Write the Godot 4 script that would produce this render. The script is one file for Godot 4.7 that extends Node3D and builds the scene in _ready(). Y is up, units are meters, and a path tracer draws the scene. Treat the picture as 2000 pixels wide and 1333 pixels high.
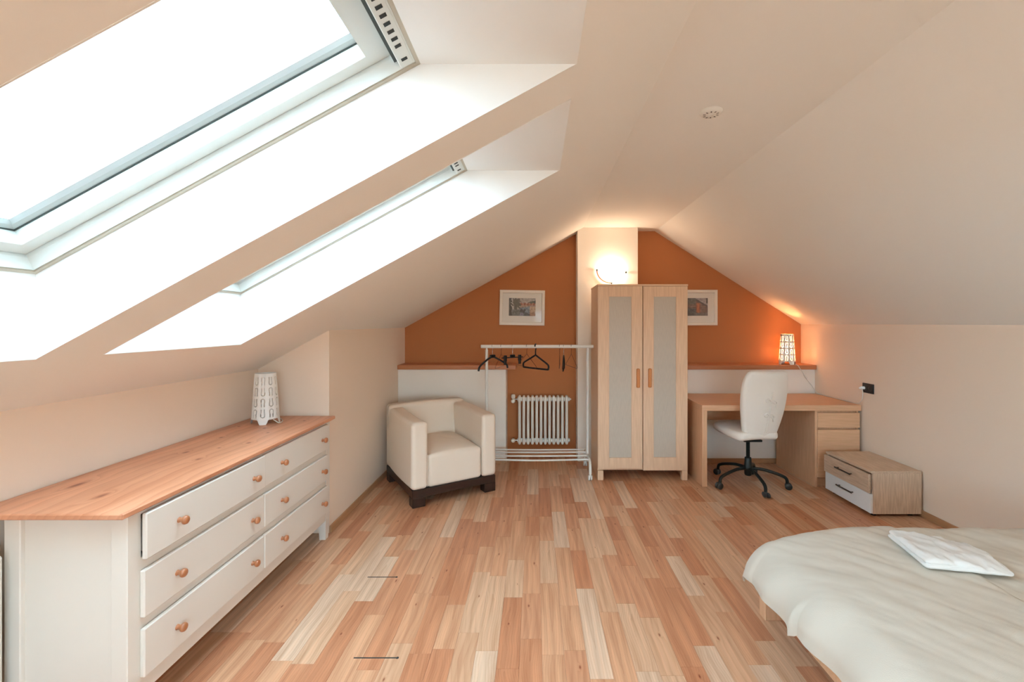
extends Node3D
# Attic bedroom with two roof windows. Depth d in front of the camera is z = -d.

const F := 880.0            # focal length in pixels of the 2000 x 1333 picture
const EYE := 1.44
const CEIL := 2.44          # flat strip of ceiling
const FOLD_L := 0.50
const FOLD_R := 1.30
const WALL_R := 2.885
const WALL_L := -1.898
const PIER_X := -1.412
const PIER_D := 3.09
const GABLE_D := 4.89
const HALF_D := 4.642       # front of the half height wall
const REAR_D := -2.6
const SL := 0.547           # rise of the left slope
const C0 := 2.1646
const SR := 0.6372
const WT := 0.26            # height of the roof window frame above the ceiling plane
const OX0 := -1.526         # skylight opening on the ceiling plane
const OX1 := 0.1255

var M := {}
var used := {}

func _ready() -> void:
	var cam := Camera3D.new()
	cam.name = "camera"
	cam.projection = Camera3D.PROJECTION_FRUSTUM
	cam.near = 0.05
	cam.far = 60.0
	cam.size = 0.05 * 1333.0 / F
	cam.frustum_offset = Vector2(-45.0, -34.5) * 0.05 / F
	cam.position = Vector3(0, EYE, 0)
	add_child(cam)
	var env := Environment.new()
	var sky_mat := ProceduralSkyMaterial.new()
	sky_mat.sky_top_color = Color(0.77, 0.91, 1.0)
	sky_mat.sky_horizon_color = Color(0.79, 0.925, 1.0)
	sky_mat.ground_bottom_color = Color(0.55, 0.53, 0.5)
	sky_mat.ground_horizon_color = Color(0.7, 0.7, 0.7)
	var sky := Sky.new()
	sky.sky_material = sky_mat
	env.background_mode = Environment.BG_SKY
	env.sky = sky
	env.background_energy_multiplier = 19.8
	env.tonemap_mode = Environment.TONE_MAPPER_LINEAR
	env.tonemap_exposure = 1.0
	env.sdfgi_enabled = true
	env.ssao_enabled = true
	env.ssil_enabled = true
	var we := WorldEnvironment.new()
	we.name = "world_environment"
	we.environment = env
	add_child(we)

	make_materials()
	build_shell()
	build_floor()
	build_windows()
	build_baseboards()
	build_wardrobe()
	build_desk()
	build_dresser()
	build_armchair()
	build_bed()
	build_nightstand()
	build_swivel_chair()
	build_rack()
	build_radiators()
	build_pictures()
	build_lamps()
	build_small_things()

# ------------------------------------------------------------------ helpers

func P(x: float, y: float, d: float) -> Vector3:
	return Vector3(x, y, -d)

func numbered(called: String) -> String:
	if not used.has(called):
		used[called] = 0
		return called
	used[called] += 1
	return "%s_%03d" % [called, used[called]]

func thing(called: String, label: String, category: String, at := Vector3.ZERO, turn := 0.0, group := "") -> Node3D:
	var o := Node3D.new()
	o.name = numbered(called)
	add_child(o)
	o.position = at
	o.rotation.y = turn
	tag(o, label, category, group)
	return o

func tag(o: Node3D, label: String, category: String, group := "", kind := "") -> Node3D:
	o.set_meta("label", label)
	o.set_meta("category", category)
	if group != "":
		o.set_meta("group", group)
	if kind != "":
		o.set_meta("kind", kind)
	return o

func new_st() -> SurfaceTool:
	var st := SurfaceTool.new()
	st.begin(Mesh.PRIMITIVE_TRIANGLES)
	return st

func part(called: String, st: SurfaceTool, mat: Material, parent: Node3D = null, at := Vector3.ZERO) -> MeshInstance3D:
	st.generate_normals()
	var mi := MeshInstance3D.new()
	mi.mesh = st.commit()
	mi.material_override = mat
	mi.position = at
	if parent == null:
		mi.name = numbered(called)
		add_child(mi)
	else:
		mi.name = called
		parent.add_child(mi, true)
	return mi

func inst(called: String, mesh: Mesh, mat: Material, parent: Node3D, at := Vector3.ZERO) -> MeshInstance3D:
	var mi := MeshInstance3D.new()
	mi.mesh = mesh
	mi.material_override = mat
	mi.position = at
	mi.name = called
	parent.add_child(mi, true)
	return mi

func tri(st: SurfaceTool, a: Vector3, b: Vector3, c: Vector3) -> void:
	st.add_vertex(a); st.add_vertex(b); st.add_vertex(c)

func quad(st: SurfaceTool, a: Vector3, b: Vector3, c: Vector3, d: Vector3) -> void:
	tri(st, a, b, c); tri(st, a, c, d)

# chamfered box: 6 faces, 12 edge strips, 8 corners
func bx(st: SurfaceTool, lo: Vector3, hi: Vector3, ch := 0.0, xf := Transform3D()) -> void:
	st.set_smooth_group(0xFFFFFFFF)
	var c := (lo + hi) / 2.0
	var h := ((hi - lo) / 2.0).abs()
	ch = minf(ch, minf(h.x, minf(h.y, h.z)) * 0.95)
	for ax in 3:
		var a := (ax + 1) % 3
		var b := (ax + 2) % 3
		for s in [-1.0, 1.0]:
			var q := []
			for k in [[-1, -1], [-1, 1], [1, 1], [1, -1]]:
				var v := Vector3.ZERO
				v[ax] = s * h[ax]
				v[a] = k[0] * (h[a] - ch)
				v[b] = k[1] * (h[b] - ch)
				q.append(xf * (c + v))
			if s > 0:
				quad(st, q[0], q[1], q[2], q[3])
			else:
				quad(st, q[3], q[2], q[1], q[0])
	if ch <= 0.0:
		return
	for ax in 3:            # edges along ax
		var a := (ax + 1) % 3
		var b := (ax + 2) % 3
		for sa in [-1.0, 1.0]:
			for sb in [-1.0, 1.0]:
				var q := []
				for k in [[-1, 0], [1, 0], [1, 1], [-1, 1]]:
					var v := Vector3.ZERO
					v[ax] = k[0] * (h[ax] - ch)
					v[a] = sa * (h[a] - (ch if k[1] == 1 else 0.0))
					v[b] = sb * (h[b] - (0.0 if k[1] == 1 else ch))
					q.append(xf * (c + v))
				if sa * sb > 0:
					quad(st, q[3], q[2], q[1], q[0])
				else:
					quad(st, q[0], q[1], q[2], q[3])
	for sx in [-1.0, 1.0]:
		for sy in [-1.0, 1.0]:
			for sz in [-1.0, 1.0]:
				var p1 := xf * (c + Vector3(sx * h.x, sy * (h.y - ch), sz * (h.z - ch)))
				var p2 := xf * (c + Vector3(sx * (h.x - ch), sy * h.y, sz * (h.z - ch)))
				var p3 := xf * (c + Vector3(sx * (h.x - ch), sy * (h.y - ch), sz * h.z))
				if sx * sy * sz > 0:
					tri(st, p1, p3, p2)
				else:
					tri(st, p1, p2, p3)

# polygon in a plane of two axes swept along the third; poly in (x, y), swept from z0 to z1
func prism(st: SurfaceTool, poly: PackedVector2Array, z0: float, z1: float, xf := Transform3D()) -> void:
	st.set_smooth_group(0xFFFFFFFF)
	if Geometry2D.is_polygon_clockwise(poly):
		poly.reverse()
	var zl := minf(z0, z1)
	var zh := maxf(z0, z1)
	var ids := Geometry2D.triangulate_polygon(poly)
	for i in range(0, ids.size(), 3):
		var a := poly[ids[i]]
		var b := poly[ids[i + 1]]
		var c := poly[ids[i + 2]]
		if (b - a).cross(c - a) < 0.0:
			var tmp := b
			b = c
			c = tmp
		tri(st, xf * Vector3(a.x, a.y, zh), xf * Vector3(c.x, c.y, zh), xf * Vector3(b.x, b.y, zh))
		tri(st, xf * Vector3(a.x, a.y, zl), xf * Vector3(b.x, b.y, zl), xf * Vector3(c.x, c.y, zl))
	for i in poly.size():
		var a := poly[i]
		var b := poly[(i + 1) % poly.size()]
		quad(st, xf * Vector3(a.x, a.y, zl), xf * Vector3(a.x, a.y, zh), xf * Vector3(b.x, b.y, zh), xf * Vector3(b.x, b.y, zl))

# round tube through points
func tube(st: SurfaceTool, pts: Array, r: float, sides := 10, closed := false, caps := true) -> void:
	var n := pts.size()
	var rings := []
	var up := Vector3.UP
	var first: Vector3 = (pts[1] - pts[0]).normalized()
	if absf(first.dot(up)) > 0.9:
		up = Vector3.RIGHT
	var side := first.cross(up).normalized()
	for i in n:
		var t: Vector3
		if closed:
			t = (pts[(i + 1) % n] - pts[(i - 1 + n) % n]).normalized()
		elif i == 0:
			t = first
		elif i == n - 1:
			t = (pts[i] - pts[i - 1]).normalized()
		else:
			t = ((pts[i + 1] - pts[i]).normalized() + (pts[i] - pts[i - 1]).normalized()).normalized()
		side = (side - t * side.dot(t)).normalized()
		var other := t.cross(side)
		var ring := []
		for k in sides:
			var a := TAU * k / sides
			ring.append(pts[i] + (side * cos(a) + other * sin(a)) * r)
		rings.append(ring)
	st.set_smooth_group(1)
	for i in (n if closed else n - 1):
		var ra: Array = rings[i]
		var rb: Array = rings[(i + 1) % n]
		for k in sides:
			var j := (k + 1) % sides
			quad(st, ra[k], rb[k], rb[j], ra[j])
	if caps and not closed:
		st.set_smooth_group(0xFFFFFFFF)
		for k in range(1, sides - 1):
			tri(st, rings[0][0], rings[0][k], rings[0][k + 1])
			tri(st, rings[n - 1][0], rings[n - 1][k + 1], rings[n - 1][k])

func smooth_path(ctrl: Array, steps := 8) -> Array:
	var c := Curve3D.new()
	for i in ctrl.size():
		var p: Vector3 = ctrl[i]
		var a: Vector3 = ctrl[maxi(i - 1, 0)]
		var b: Vector3 = ctrl[mini(i + 1, ctrl.size() - 1)]
		var t := (b - a) / 6.0
		c.add_point(p, -t, t)
	var out := []
	for i in ctrl.size() - 1:
		for k in steps:
			out.append(c.sample(i, float(k) / steps))
	out.append(ctrl[ctrl.size() - 1])
	return out

# profile of (radius, height) turned about the y axis of xf
func lathe(st: SurfaceTool, prof: Array, seg := 24, xf := Transform3D()) -> void:
	st.set_smooth_group(2)
	for i in prof.size() - 1:
		var p: Vector2 = prof[i]
		var q: Vector2 = prof[i + 1]
		for k in seg:
			var a := TAU * k / seg
			var b := TAU * (k + 1) / seg
			var p1 := xf * Vector3(p.x * cos(a), p.y, p.x * sin(a))
			var p2 := xf * Vector3(p.x * cos(b), p.y, p.x * sin(b))
			var q1 := xf * Vector3(q.x * cos(a), q.y, q.x * sin(a))
			var q2 := xf * Vector3(q.x * cos(b), q.y, q.x * sin(b))
			if p.x < 1e-6:
				tri(st, p1, q1, q2)
			elif q.x < 1e-6:
				tri(st, p1, q1, p2)
			else:
				quad(st, p1, q1, q2, p2)

# rounded box centred on the origin; deform(p) may bend it
func rbox(st: SurfaceTool, size: Vector3, r: float, n := 8, xf := Transform3D(), deform = null) -> void:
	st.set_smooth_group(3)
	var h := size / 2.0
	r = minf(r, minf(h.x, minf(h.y, h.z)))
	var lists := []
	for ax in 3:
		var l := []
		for k in 5:
			l.append(-h[ax] + r * (1.0 - tan((4 - k) / 4.0 * PI / 4.0)))
		for k in range(1, n):
			l.append(lerpf(-h[ax] + r, h[ax] - r, float(k) / n))
		for k in 5:
			l.append(h[ax] - r * (1.0 - tan(k / 4.0 * PI / 4.0)))
		lists.append(l)
	for ax in 3:
		var a := (ax + 1) % 3
		var b := (ax + 2) % 3
		for s in [-1.0, 1.0]:
			var grid := []
			for ua in lists[a]:
				var row := []
				for ub in lists[b]:
					var q := Vector3.ZERO
					q[ax] = s * h[ax]
					q[a] = ua
					q[b] = ub
					var core := q.clamp(-(h - Vector3.ONE * r), h - Vector3.ONE * r)
					var dir := q - core
					var p := core + dir.normalized() * r
					if deform != null:
						p = deform.call(p)
					row.append(xf * p)
				grid.append(row)
			for i in grid.size() - 1:
				for j in grid[0].size() - 1:
					if s > 0:
						quad(st, grid[i][j], grid[i][j + 1], grid[i + 1][j + 1], grid[i + 1][j])
					else:
						quad(st, grid[i][j], grid[i + 1][j], grid[i + 1][j + 1], grid[i][j + 1])

func rect_frame(st: SurfaceTool, u0: float, u1: float, z0: float, z1: float, prof: Array, xf: Transform3D) -> void:
	# closed profile of (inset, n) mitred round a rectangle in the (u, z) plane
	st.set_smooth_group(0xFFFFFFFF)
	for i in prof.size():
		var p: Vector2 = prof[i]
		var q: Vector2 = prof[(i + 1) % prof.size()]
		var a := [Vector3(u0 + p.x, p.y, z0 + p.x), Vector3(u1 - p.x, p.y, z0 + p.x), Vector3(u1 - p.x, p.y, z1 - p.x), Vector3(u0 + p.x, p.y, z1 - p.x)]
		var b := [Vector3(u0 + q.x, q.y, z0 + q.x), Vector3(u1 - q.x, q.y, z0 + q.x), Vector3(u1 - q.x, q.y, z1 - q.x), Vector3(u0 + q.x, q.y, z1 - q.x)]
		for k in 4:
			var j := (k + 1) % 4
			quad(st, xf * a[k], xf * a[j], xf * b[j], xf * b[k])

func col(hex: String) -> Color:
	return Color.html(hex)

func mat(c: Color, rough := 0.6, metal := 0.0, spec := 0.5) -> StandardMaterial3D:
	var m := StandardMaterial3D.new()
	m.albedo_color = c
	m.roughness = rough
	m.metallic = metal
	m.metallic_specular = spec
	return m

func noise_tex(freq: float, seed_: int, lo: Color, hi: Color, size := 512, normal := 0.0, octaves := 4) -> NoiseTexture2D:
	var n := FastNoiseLite.new()
	n.seed = seed_
	n.frequency = freq
	n.noise_type = FastNoiseLite.TYPE_SIMPLEX_SMOOTH
	n.fractal_octaves = octaves
	var t := NoiseTexture2D.new()
	t.width = size
	t.height = size
	t.seamless = true
	t.noise = n
	if normal > 0.0:
		t.as_normal_map = true
		t.bump_strength = normal
	else:
		var g := Gradient.new()
		g.set_color(0, lo)
		g.set_color(1, hi)
		t.color_ramp = g
	return t

func grain_mat(c: Color, tex: Texture2D, along: int, rough := 0.5, dense := 9.0, slow := 0.55) -> StandardMaterial3D:
	var m := mat(c, rough)
	m.albedo_texture = tex
	m.uv1_triplanar = true
	m.uv1_triplanar_sharpness = 8.0
	var s := Vector3.ONE * dense
	s[along] = slow
	m.uv1_scale = s
	return m

# a board picture: growth rings, fibres and knots; knots as [u, v, size]
func board_image(w: int, h: int, seed_: int, ring: float, heart: float, wave: float, knots := [], contrast := 0.2) -> ImageTexture:
	var n := FastNoiseLite.new()
	n.seed = seed_
	n.frequency = 1.0
	n.fractal_octaves = 2
	var img := Image.create(w, h, false, Image.FORMAT_RGB8)
	for y in h:
		var v := float(y) / h
		for x in w:
			var u := float(x) / w
			var dx := u - heart + wave * n.get_noise_2d(v * 2.3, 7.0)
			var kd := 0.0
			var dark := 0.0
			for k in knots:
				var ku: float = (u - k[0]) / k[2]
				var kv: float = (v - k[1]) * float(h) / w / (k[2] * k[3])
				var q: float = ku * ku + kv * kv
				kd += exp(-q * 0.5) * 0.22
				dark += exp(-q * 3.0)
			var dist := sqrt(dx * dx + pow((v - 0.5) * 0.32, 2.0) + 0.002) + kd + 0.018 * n.get_noise_2d(u * 6.0, v * 5.0)
			var f := fposmod(dist * ring, 1.0)
			var late := pow(f, 3.0) * contrast
			var fibre := n.get_noise_2d(u * 30.0, v * 5.0) * 0.022 + n.get_noise_2d(u * 2.6 + 40.0, v * 1.1) * 0.085
			var t := 0.95 - late + fibre
			dark = minf(dark, 1.0)
			var c := Color(t, t - late * 0.6 - maxf(-fibre, 0.0) * 0.6, t - late * 1.0 - maxf(-fibre, 0.0) * 1.0)
			c = c.lerp(Color(0.50, 0.27, 0.15), dark * 0.8)
			img.set_pixel(x, y, c.clamp())
	return ImageTexture.create_from_image(img)

# ------------------------------------------------------------------ materials

func make_materials() -> void:
	var wall_bump := noise_tex(0.02, 3, Color.BLACK, Color.WHITE, 512, 1.2)
	var wall := mat(col("f7e2cd"), 0.92, 0.0, 0.25)
	wall.normal_enabled = true
	wall.normal_texture = wall_bump
	wall.normal_scale = 0.12
	wall.uv1_triplanar = true
	wall.uv1_world_triplanar = true
	wall.uv1_scale = Vector3.ONE * 1.7
	M.wall = wall
	var ceil_ := wall.duplicate()
	ceil_.albedo_color = col("f8f3ec")
	M.ceiling = ceil_
	var brown := wall.duplicate()
	brown.albedo_color = col("c58055")
	M.brown = brown
	var pale := wall.duplicate()
	pale.albedo_color = col("fbf0e2")
	M.pale = pale
	M.reveal = mat(col("f4f2ee"), 0.8, 0.0, 0.3)
	M.pvc = mat(col("dadcd6"), 0.4)
	M.batten = mat(col("c2baa9"), 0.6)
	M.spacer = mat(col("b3b6b2"), 0.4, 0.2)
	M.seal = mat(col("3d4440"), 0.6)
	M.vent_dark = mat(col("2f3230"), 0.8)
	var g := mat(Color(0.94, 0.98, 0.97, 0.06), 0.04)
	g.transparency = BaseMaterial3D.TRANSPARENCY_ALPHA
	M.glass = g

	var grain := noise_tex(0.012, 11, Color(0.93, 0.91, 0.88), Color(1, 1, 1))
	var grain2 := noise_tex(0.02, 29, Color(0.85, 0.82, 0.78), Color(1, 1, 1))
	M.birch_y = grain_mat(col("f7d1ae"), grain, 1, 0.5)
	M.birch_x = grain_mat(col("f7d1ae"), grain, 0, 0.5)
	M.birch_z = grain_mat(col("f7d1ae"), grain, 2, 0.5)
	M.oak_x = grain_mat(col("ecba92"), grain, 0, 0.45)
	M.oak_y = grain_mat(col("ecba92"), grain, 1, 0.45)
	M.oak_z = grain_mat(col("ecba92"), grain, 2, 0.45)
	M.sonoma_y = grain_mat(col("efd4ba"), grain2, 1, 0.5, 6.0, 0.5)
	M.sonoma_z = grain_mat(col("e8cbb0"), grain2, 2, 0.5, 6.0, 0.5)
	M.ledge = grain_mat(col("c98358"), grain, 0, 0.45)
	M.base_x = grain_mat(col("c4946c"), grain, 0, 0.5)
	M.base_z = grain_mat(col("c4946c"), grain, 2, 0.5)
	M.handle_wood = mat(col("d98a4a"), 0.4)
	M.knob = mat(col("b06c42"), 0.3)
	M.knob.clearcoat_enabled = true
	M.knob.clearcoat = 0.5
	M.white_paint = mat(col("eadfd2"), 0.42)
	M.white_metal = mat(col("f1ede4"), 0.35)
	M.white_radiator = mat(col("efe9de"), 0.32)
	M.white_lacquer = mat(col("f4f4f2"), 0.25)
	M.dark_wood = grain_mat(col("38251d"), grain, 0, 0.35)
	M.black_plastic = mat(col("1d1f20"), 0.45)
	M.black_metal = mat(col("1b2422"), 0.4, 0.2)
	M.wheel = mat(col("3a4144"), 0.4)
	M.chrome = mat(col("c8c8c4"), 0.2, 1.0)
	M.wire = mat(col("5b3a28"), 0.35, 0.7)
	M.steel = mat(col("6d6761"), 0.3, 0.9)
	var leather := mat(col("f7e4cf"), 0.42)
	leather.normal_enabled = true
	leather.normal_texture = noise_tex(0.05, 8, Color.BLACK, Color.WHITE, 512, 3.0)
	leather.normal_scale = 0.25
	leather.uv1_triplanar = true
	leather.uv1_scale = Vector3.ONE * 4.0
	M.leather = leather
	var linen := mat(col("dbd0c0"), 0.95, 0.0, 0.2)
	linen.normal_enabled = true
	linen.normal_texture = noise_tex(0.12, 18, Color.BLACK, Color.WHITE, 512, 3.0, 3)
	linen.normal_scale = 0.35
	linen.uv1_triplanar = true
	linen.uv1_scale = Vector3.ONE * 5.0
	M.linen = linen
	M.mattress = mat(col("e9e4da"), 0.9)
	var terry := mat(col("f8f3ec"), 1.0, 0.0, 0.1)
	terry.normal_enabled = true
	terry.normal_texture = noise_tex(0.2, 21, Color.BLACK, Color.WHITE, 512, 6.0, 2)
	terry.normal_scale = 0.8
	terry.uv1_triplanar = true
	terry.uv1_scale = Vector3.ONE * 8.0
	M.terry = terry
	var cover := mat(col("f8ede0"), 0.9, 0.0, 0.2)
	cover.normal_enabled = true
	cover.normal_texture = linen.normal_texture
	cover.normal_scale = 0.3
	cover.uv1_triplanar = true
	cover.uv1_scale = Vector3.ONE * 5.0
	M.cover = cover
	var frost := mat(col("dcccb9"), 0.45)
	frost.albedo_texture = noise_tex(0.05, 44, Color(0.9, 0.9, 0.9), Color(1, 1, 1))
	frost.uv1_triplanar = true
	frost.uv1_scale = Vector3(14, 0.4, 14)
	M.frost = frost
	var shade := mat(col("f6f3ec"), 0.5)
	shade.backlight_enabled = true
	shade.backlight = Color(0.14, 0.11, 0.09)
	M.shade = shade
	M.cable = mat(col("efe8dc"), 0.5)
	M.mat_board = mat(col("f3ece0"), 0.8)
	M.frame_white = mat(col("f3eadd"), 0.4)
	var pg := mat(Color(1, 1, 1, 0.06), 0.05)
	pg.transparency = BaseMaterial3D.TRANSPARENCY_ALPHA
	pg.metallic_specular = 0.2
	M.picture_glass = pg

# ------------------------------------------------------------------ shell

func lp(x: float) -> float:      # left ceiling plane
	return C0 + SL * x

func openings() -> Array:        # depth ranges of the roof windows
	return [[0.619, 1.377], [1.596, 2.335]]

func build_shell() -> void:
	var ceiling := Node3D.new()
	ceiling.name = "ceiling"
	add_child(ceiling)
	tag(ceiling, "peach beige plaster ceiling with two slopes and a narrow flat strip between", "ceiling", "", "structure")
	# left slope with openings
	var al := atan(SL)
	var nn := Vector2(-sin(al), cos(al))
	var e := 0.003
	var bot_top := Vector2(OX0 - e, lp(OX0) + WT)
	var top_in := Vector2((lp(OX1) + e - C0 - WT) / SL, lp(OX1) + e)
	var whole := PackedVector2Array([Vector2(-2.15, lp(-2.15)), Vector2(FOLD_L, CEIL), Vector2(FOLD_L, CEIL + 0.42), Vector2(-2.15, lp(-2.15) + 0.40)])
	var hole := PackedVector2Array([Vector2(OX0 - e, lp(OX0) - 0.1), Vector2(OX1 + e, lp(OX1) - 0.1), Vector2(OX1 + e, lp(OX1) + e), top_in, top_in + nn * 0.3, bot_top + nn * 0.3, bot_top])
	var slab := CSGCombiner3D.new()
	slab.name = "slope_panel"
	ceiling.add_child(slab)
	slab.material_override = M.ceiling
	var solid := CSGPolygon3D.new()
	solid.name = "slab"
	solid.polygon = whole
	solid.depth = GABLE_D - REAR_D
	solid.position.z = -REAR_D
	solid.smooth_faces = false
	solid.material = M.ceiling
	slab.add_child(solid)
	for c in openings():
		var cut := CSGPolygon3D.new()
		cut.name = "opening"
		cut.polygon = hole
		cut.depth = c[1] - c[0] + 2.0 * e
		cut.position.z = -(c[0] - e)
		cut.smooth_faces = false
		cut.operation = CSGShape3D.OPERATION_SUBTRACTION
		cut.material = M.ceiling
		slab.add_child(cut, true)
	var st := new_st()
	bx(st, P(FOLD_L, CEIL, GABLE_D), P(FOLD_R, CEIL + 0.4, REAR_D))
	part("flat_panel", st, M.ceiling, ceiling)
	st = new_st()
	prism(st, PackedVector2Array([Vector2(FOLD_R, CEIL), Vector2(3.2, CEIL - SR * (3.2 - FOLD_R)), Vector2(3.2, CEIL - SR * (3.2 - FOLD_R) + 0.45), Vector2(FOLD_R, CEIL + 0.4)]), -GABLE_D, -REAR_D)
	part("slope_panel", st, M.ceiling, ceiling)
	# gable end, painted brown
	st = new_st()
	var gable := PackedVector2Array([Vector2(-2.15, -0.1), Vector2(3.2, -0.1), Vector2(3.2, CEIL - SR * (3.2 - FOLD_R) + 0.4), Vector2(FOLD_R, CEIL + 0.4), Vector2(FOLD_L, CEIL + 0.4), Vector2(-2.15, lp(-2.15) + 0.38)])
	prism(st, gable, -GABLE_D, -(GABLE_D + 0.2))
	tag(part("wall_back", st, M.brown), "brown painted gable wall behind the wardrobe and clothes rack", "wall", "", "structure")
	st = new_st()
	for r in [[-3.0, -1.0, -0.05, 4.0], [2.25, -1.0, 4.0, 4.0], [-0.05, -1.0, 2.25, 0.25], [-0.05, 1.82, 2.25, 4.0]]:
		var rect := PackedVector2Array([Vector2(r[0], r[1]), Vector2(r[2], r[1]), Vector2(r[2], r[3]), Vector2(r[0], r[3])])
		for piece in Geometry2D.intersect_polygons(gable, rect):
			prism(st, piece, -REAR_D, -(REAR_D - 0.2))
	tag(part("wall_front", st, M.wall), "beige gable wall behind the camera", "wall", "", "structure")
	st = new_st()
	bx(st, P(WALL_L - 0.2, -0.1, PIER_D), P(WALL_L, lp(WALL_L) + 0.002, REAR_D))
	tag(part("wall_left", st, M.wall), "low peach knee wall behind the white dresser", "wall", "", "structure")
	st = new_st()
	bx(st, P(WALL_R, -0.1, GABLE_D), P(WALL_R + 0.2, CEIL - SR * (WALL_R - FOLD_R) + 0.002, REAR_D))
	tag(part("wall_right", st, M.wall), "beige knee wall beside the desk and low drawer unit", "wall", "", "structure")
	st = new_st()
	prism(st, PackedVector2Array([Vector2(WALL_L - 0.2, -0.1), Vector2(PIER_X, -0.1), Vector2(PIER_X, lp(PIER_X) + 0.002), Vector2(WALL_L - 0.2, lp(WALL_L - 0.2) + 0.002)]), -PIER_D, -GABLE_D)
	tag(part("wall_pier", st, M.wall), "peach pier stepping out between the dresser and the armchair", "wall", "", "structure")
	# chimney breast
	st = new_st()
	bx(st, P(0.443, 0, GABLE_D), P(1.0735, CEIL, 4.70), 0.003)
	tag(part("chimney_breast", st, M.pale), "pale flat column rising behind the wardrobe to the ceiling", "column", "", "structure")
	# half walls with boards on top
	st = new_st()
	bx(st, P(PIER_X, 0, GABLE_D), P(-0.30, 0.966, HALF_D), 0.002)
	tag(part("half_wall", st, M.pale), "pale half height wall behind the cream armchair", "wall", "", "structure")
	st = new_st()
	bx(st, P(1.0745, 0, GABLE_D), P(WALL_R, 0.966, HALF_D), 0.002)
	tag(part("half_wall", st, M.pale), "pale half height wall behind the desk", "wall", "", "structure")
	st = new_st()
	bx(st, P(PIER_X + 0.001, 0.966, GABLE_D - 0.001), P(-0.197, 1.012, 4.612), 0.004)
	tag(part("ledge_board", st, M.ledge), "reddish wood ledge on the half wall behind the armchair", "ledge", "", "structure")
	st = new_st()
	bx(st, P(1.076, 0.966, GABLE_D - 0.001), P(WALL_R - 0.001, 1.012, 4.612), 0.004)
	tag(part("ledge_board", st, M.ledge), "reddish wood ledge carrying the glowing lamp above the desk", "ledge", "", "structure")

func build_floor() -> void:
	var floor_ := Node3D.new()
	floor_.name = "floor"
	add_child(floor_)
	tag(floor_, "salmon and cream wood strip floor running towards the back wall", "floor", "", "structure")
	var st := new_st()
	bx(st, P(-2.1, -0.12, 5.05), P(3.1, -0.0085, REAR_D))
	part("underlay", st, M.knob, floor_)
	var texs := []
	var spec := [[9.0, 0.45, 0.15], [10.0, 0.55, 0.22], [4.0, 1.2, 0.2], [11.0, 0.5, 0.12], [4.0, -0.3, 0.2], [9.0, 0.35, 0.25], [8.0, 0.7, 0.22], [3.5, 1.6, 0.3]]
	for i in spec.size():
		var kn := []
		if i % 3 == 1:
			kn = [[0.35, 0.3, 0.07, 1.2]]
		if i % 4 == 2:
			kn = [[0.62, 0.7, 0.06, 1.0], [0.3, 0.15, 0.04, 1.0]]
		texs.append(board_image(96, 384, 100 + i, spec[i][0], spec[i][1], spec[i][2], kn, 0.055 if spec[i][1] > 0.2 and spec[i][1] < 0.8 else 0.045))
	var tones := ["e4ab83", "dd9f78", "e8b994", "d9976f", "e3b08a", "edc7a7", "d28f68", "e0a57d"]
	var mats := []
	for i in tones.size():
		for j in 2:
			var m := mat(col(tones[i]), 0.34, 0.0, 0.45)
			m.albedo_texture = texs[(i + j * 3) % texs.size()]
			mats.append(m)
	var rng := RandomNumberGenerator.new()
	rng.seed = 77
	var w := 0.0965
	var gap := 0.00025
	var boards := []
	var c := 0
	var x := -1.9
	while x < WALL_R:
		var x1 := minf(x + w, WALL_R + 0.01)
		var d := REAR_D + rng.randf_range(-0.5, 0.0)
		while d < GABLE_D:
			var l := rng.randf_range(0.28, 0.66)
			if rng.randf() < 0.2:
				l += 0.2
			var d1 := minf(d + l, GABLE_D + 0.02)
			var d0 := maxf(d, REAR_D)
			if d1 > d0 + 0.01:
				boards.append([x, x1, d0, d1, rng.randi() % mats.size(), rng.randi() % 4, c])
			d += l
		x += w
		c += 1
	# the 300 that show largest are parts of their own
	var seen := []
	var rest := []
	for b in boards:
		var mx: float = (b[0] + b[1]) / 2.0
		var near := maxf(b[2], 1.75)
		var shows: bool = b[3] > 1.95 and mx / ((near + b[3]) / 2.0) * F > -1045 and mx / ((near + b[3]) / 2.0) * F < 955
		if mx < PIER_X and b[3] > PIER_D:
			shows = false
		if b[2] > 4.6:
			shows = false
		if mx > 1.25 and b[3] < 2.3:
			shows = false
		if mx < -1.45:
			shows = false
		if shows:
			b.append((b[1] - b[0]) * (1.0 / near - 1.0 / b[3]) / near)
			seen.append(b)
		else:
			rest.append(b)
	seen.sort_custom(func(p, q): return p[7] > q[7])
	while seen.size() > 298:
		rest.append(seen.pop_back())
	for b in seen:
		st = new_st()
		plank(st, b, gap)
		part("plank", st, mats[b[4]], floor_)
	# all the others, joined by tone
	for k in mats.size():
		st = new_st()
		var any := false
		for b in rest:
			if b[4] == k:
				plank(st, b, gap)
				any = true
		if any:
			part("plank_field", st, mats[k], floor_).set_meta("kind", "stuff")
	# two open joints
	for j in [[-0.95, -0.785, 2.555], [-0.78, -0.592, 1.938]]:
		st = new_st()
		bx(st, P(j[0], -0.004, j[2] + 0.003), P(j[1], 0.0006, j[2] - 0.003))
		lathe(st, [Vector2(0.0, 0.0015), Vector2(0.006, 0.001), Vector2(0.007, -0.003)], 10, Transform3D(Basis(), P(j[1], 0, j[2])))
		part("open_joint", st, M.vent_dark, floor_)

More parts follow.
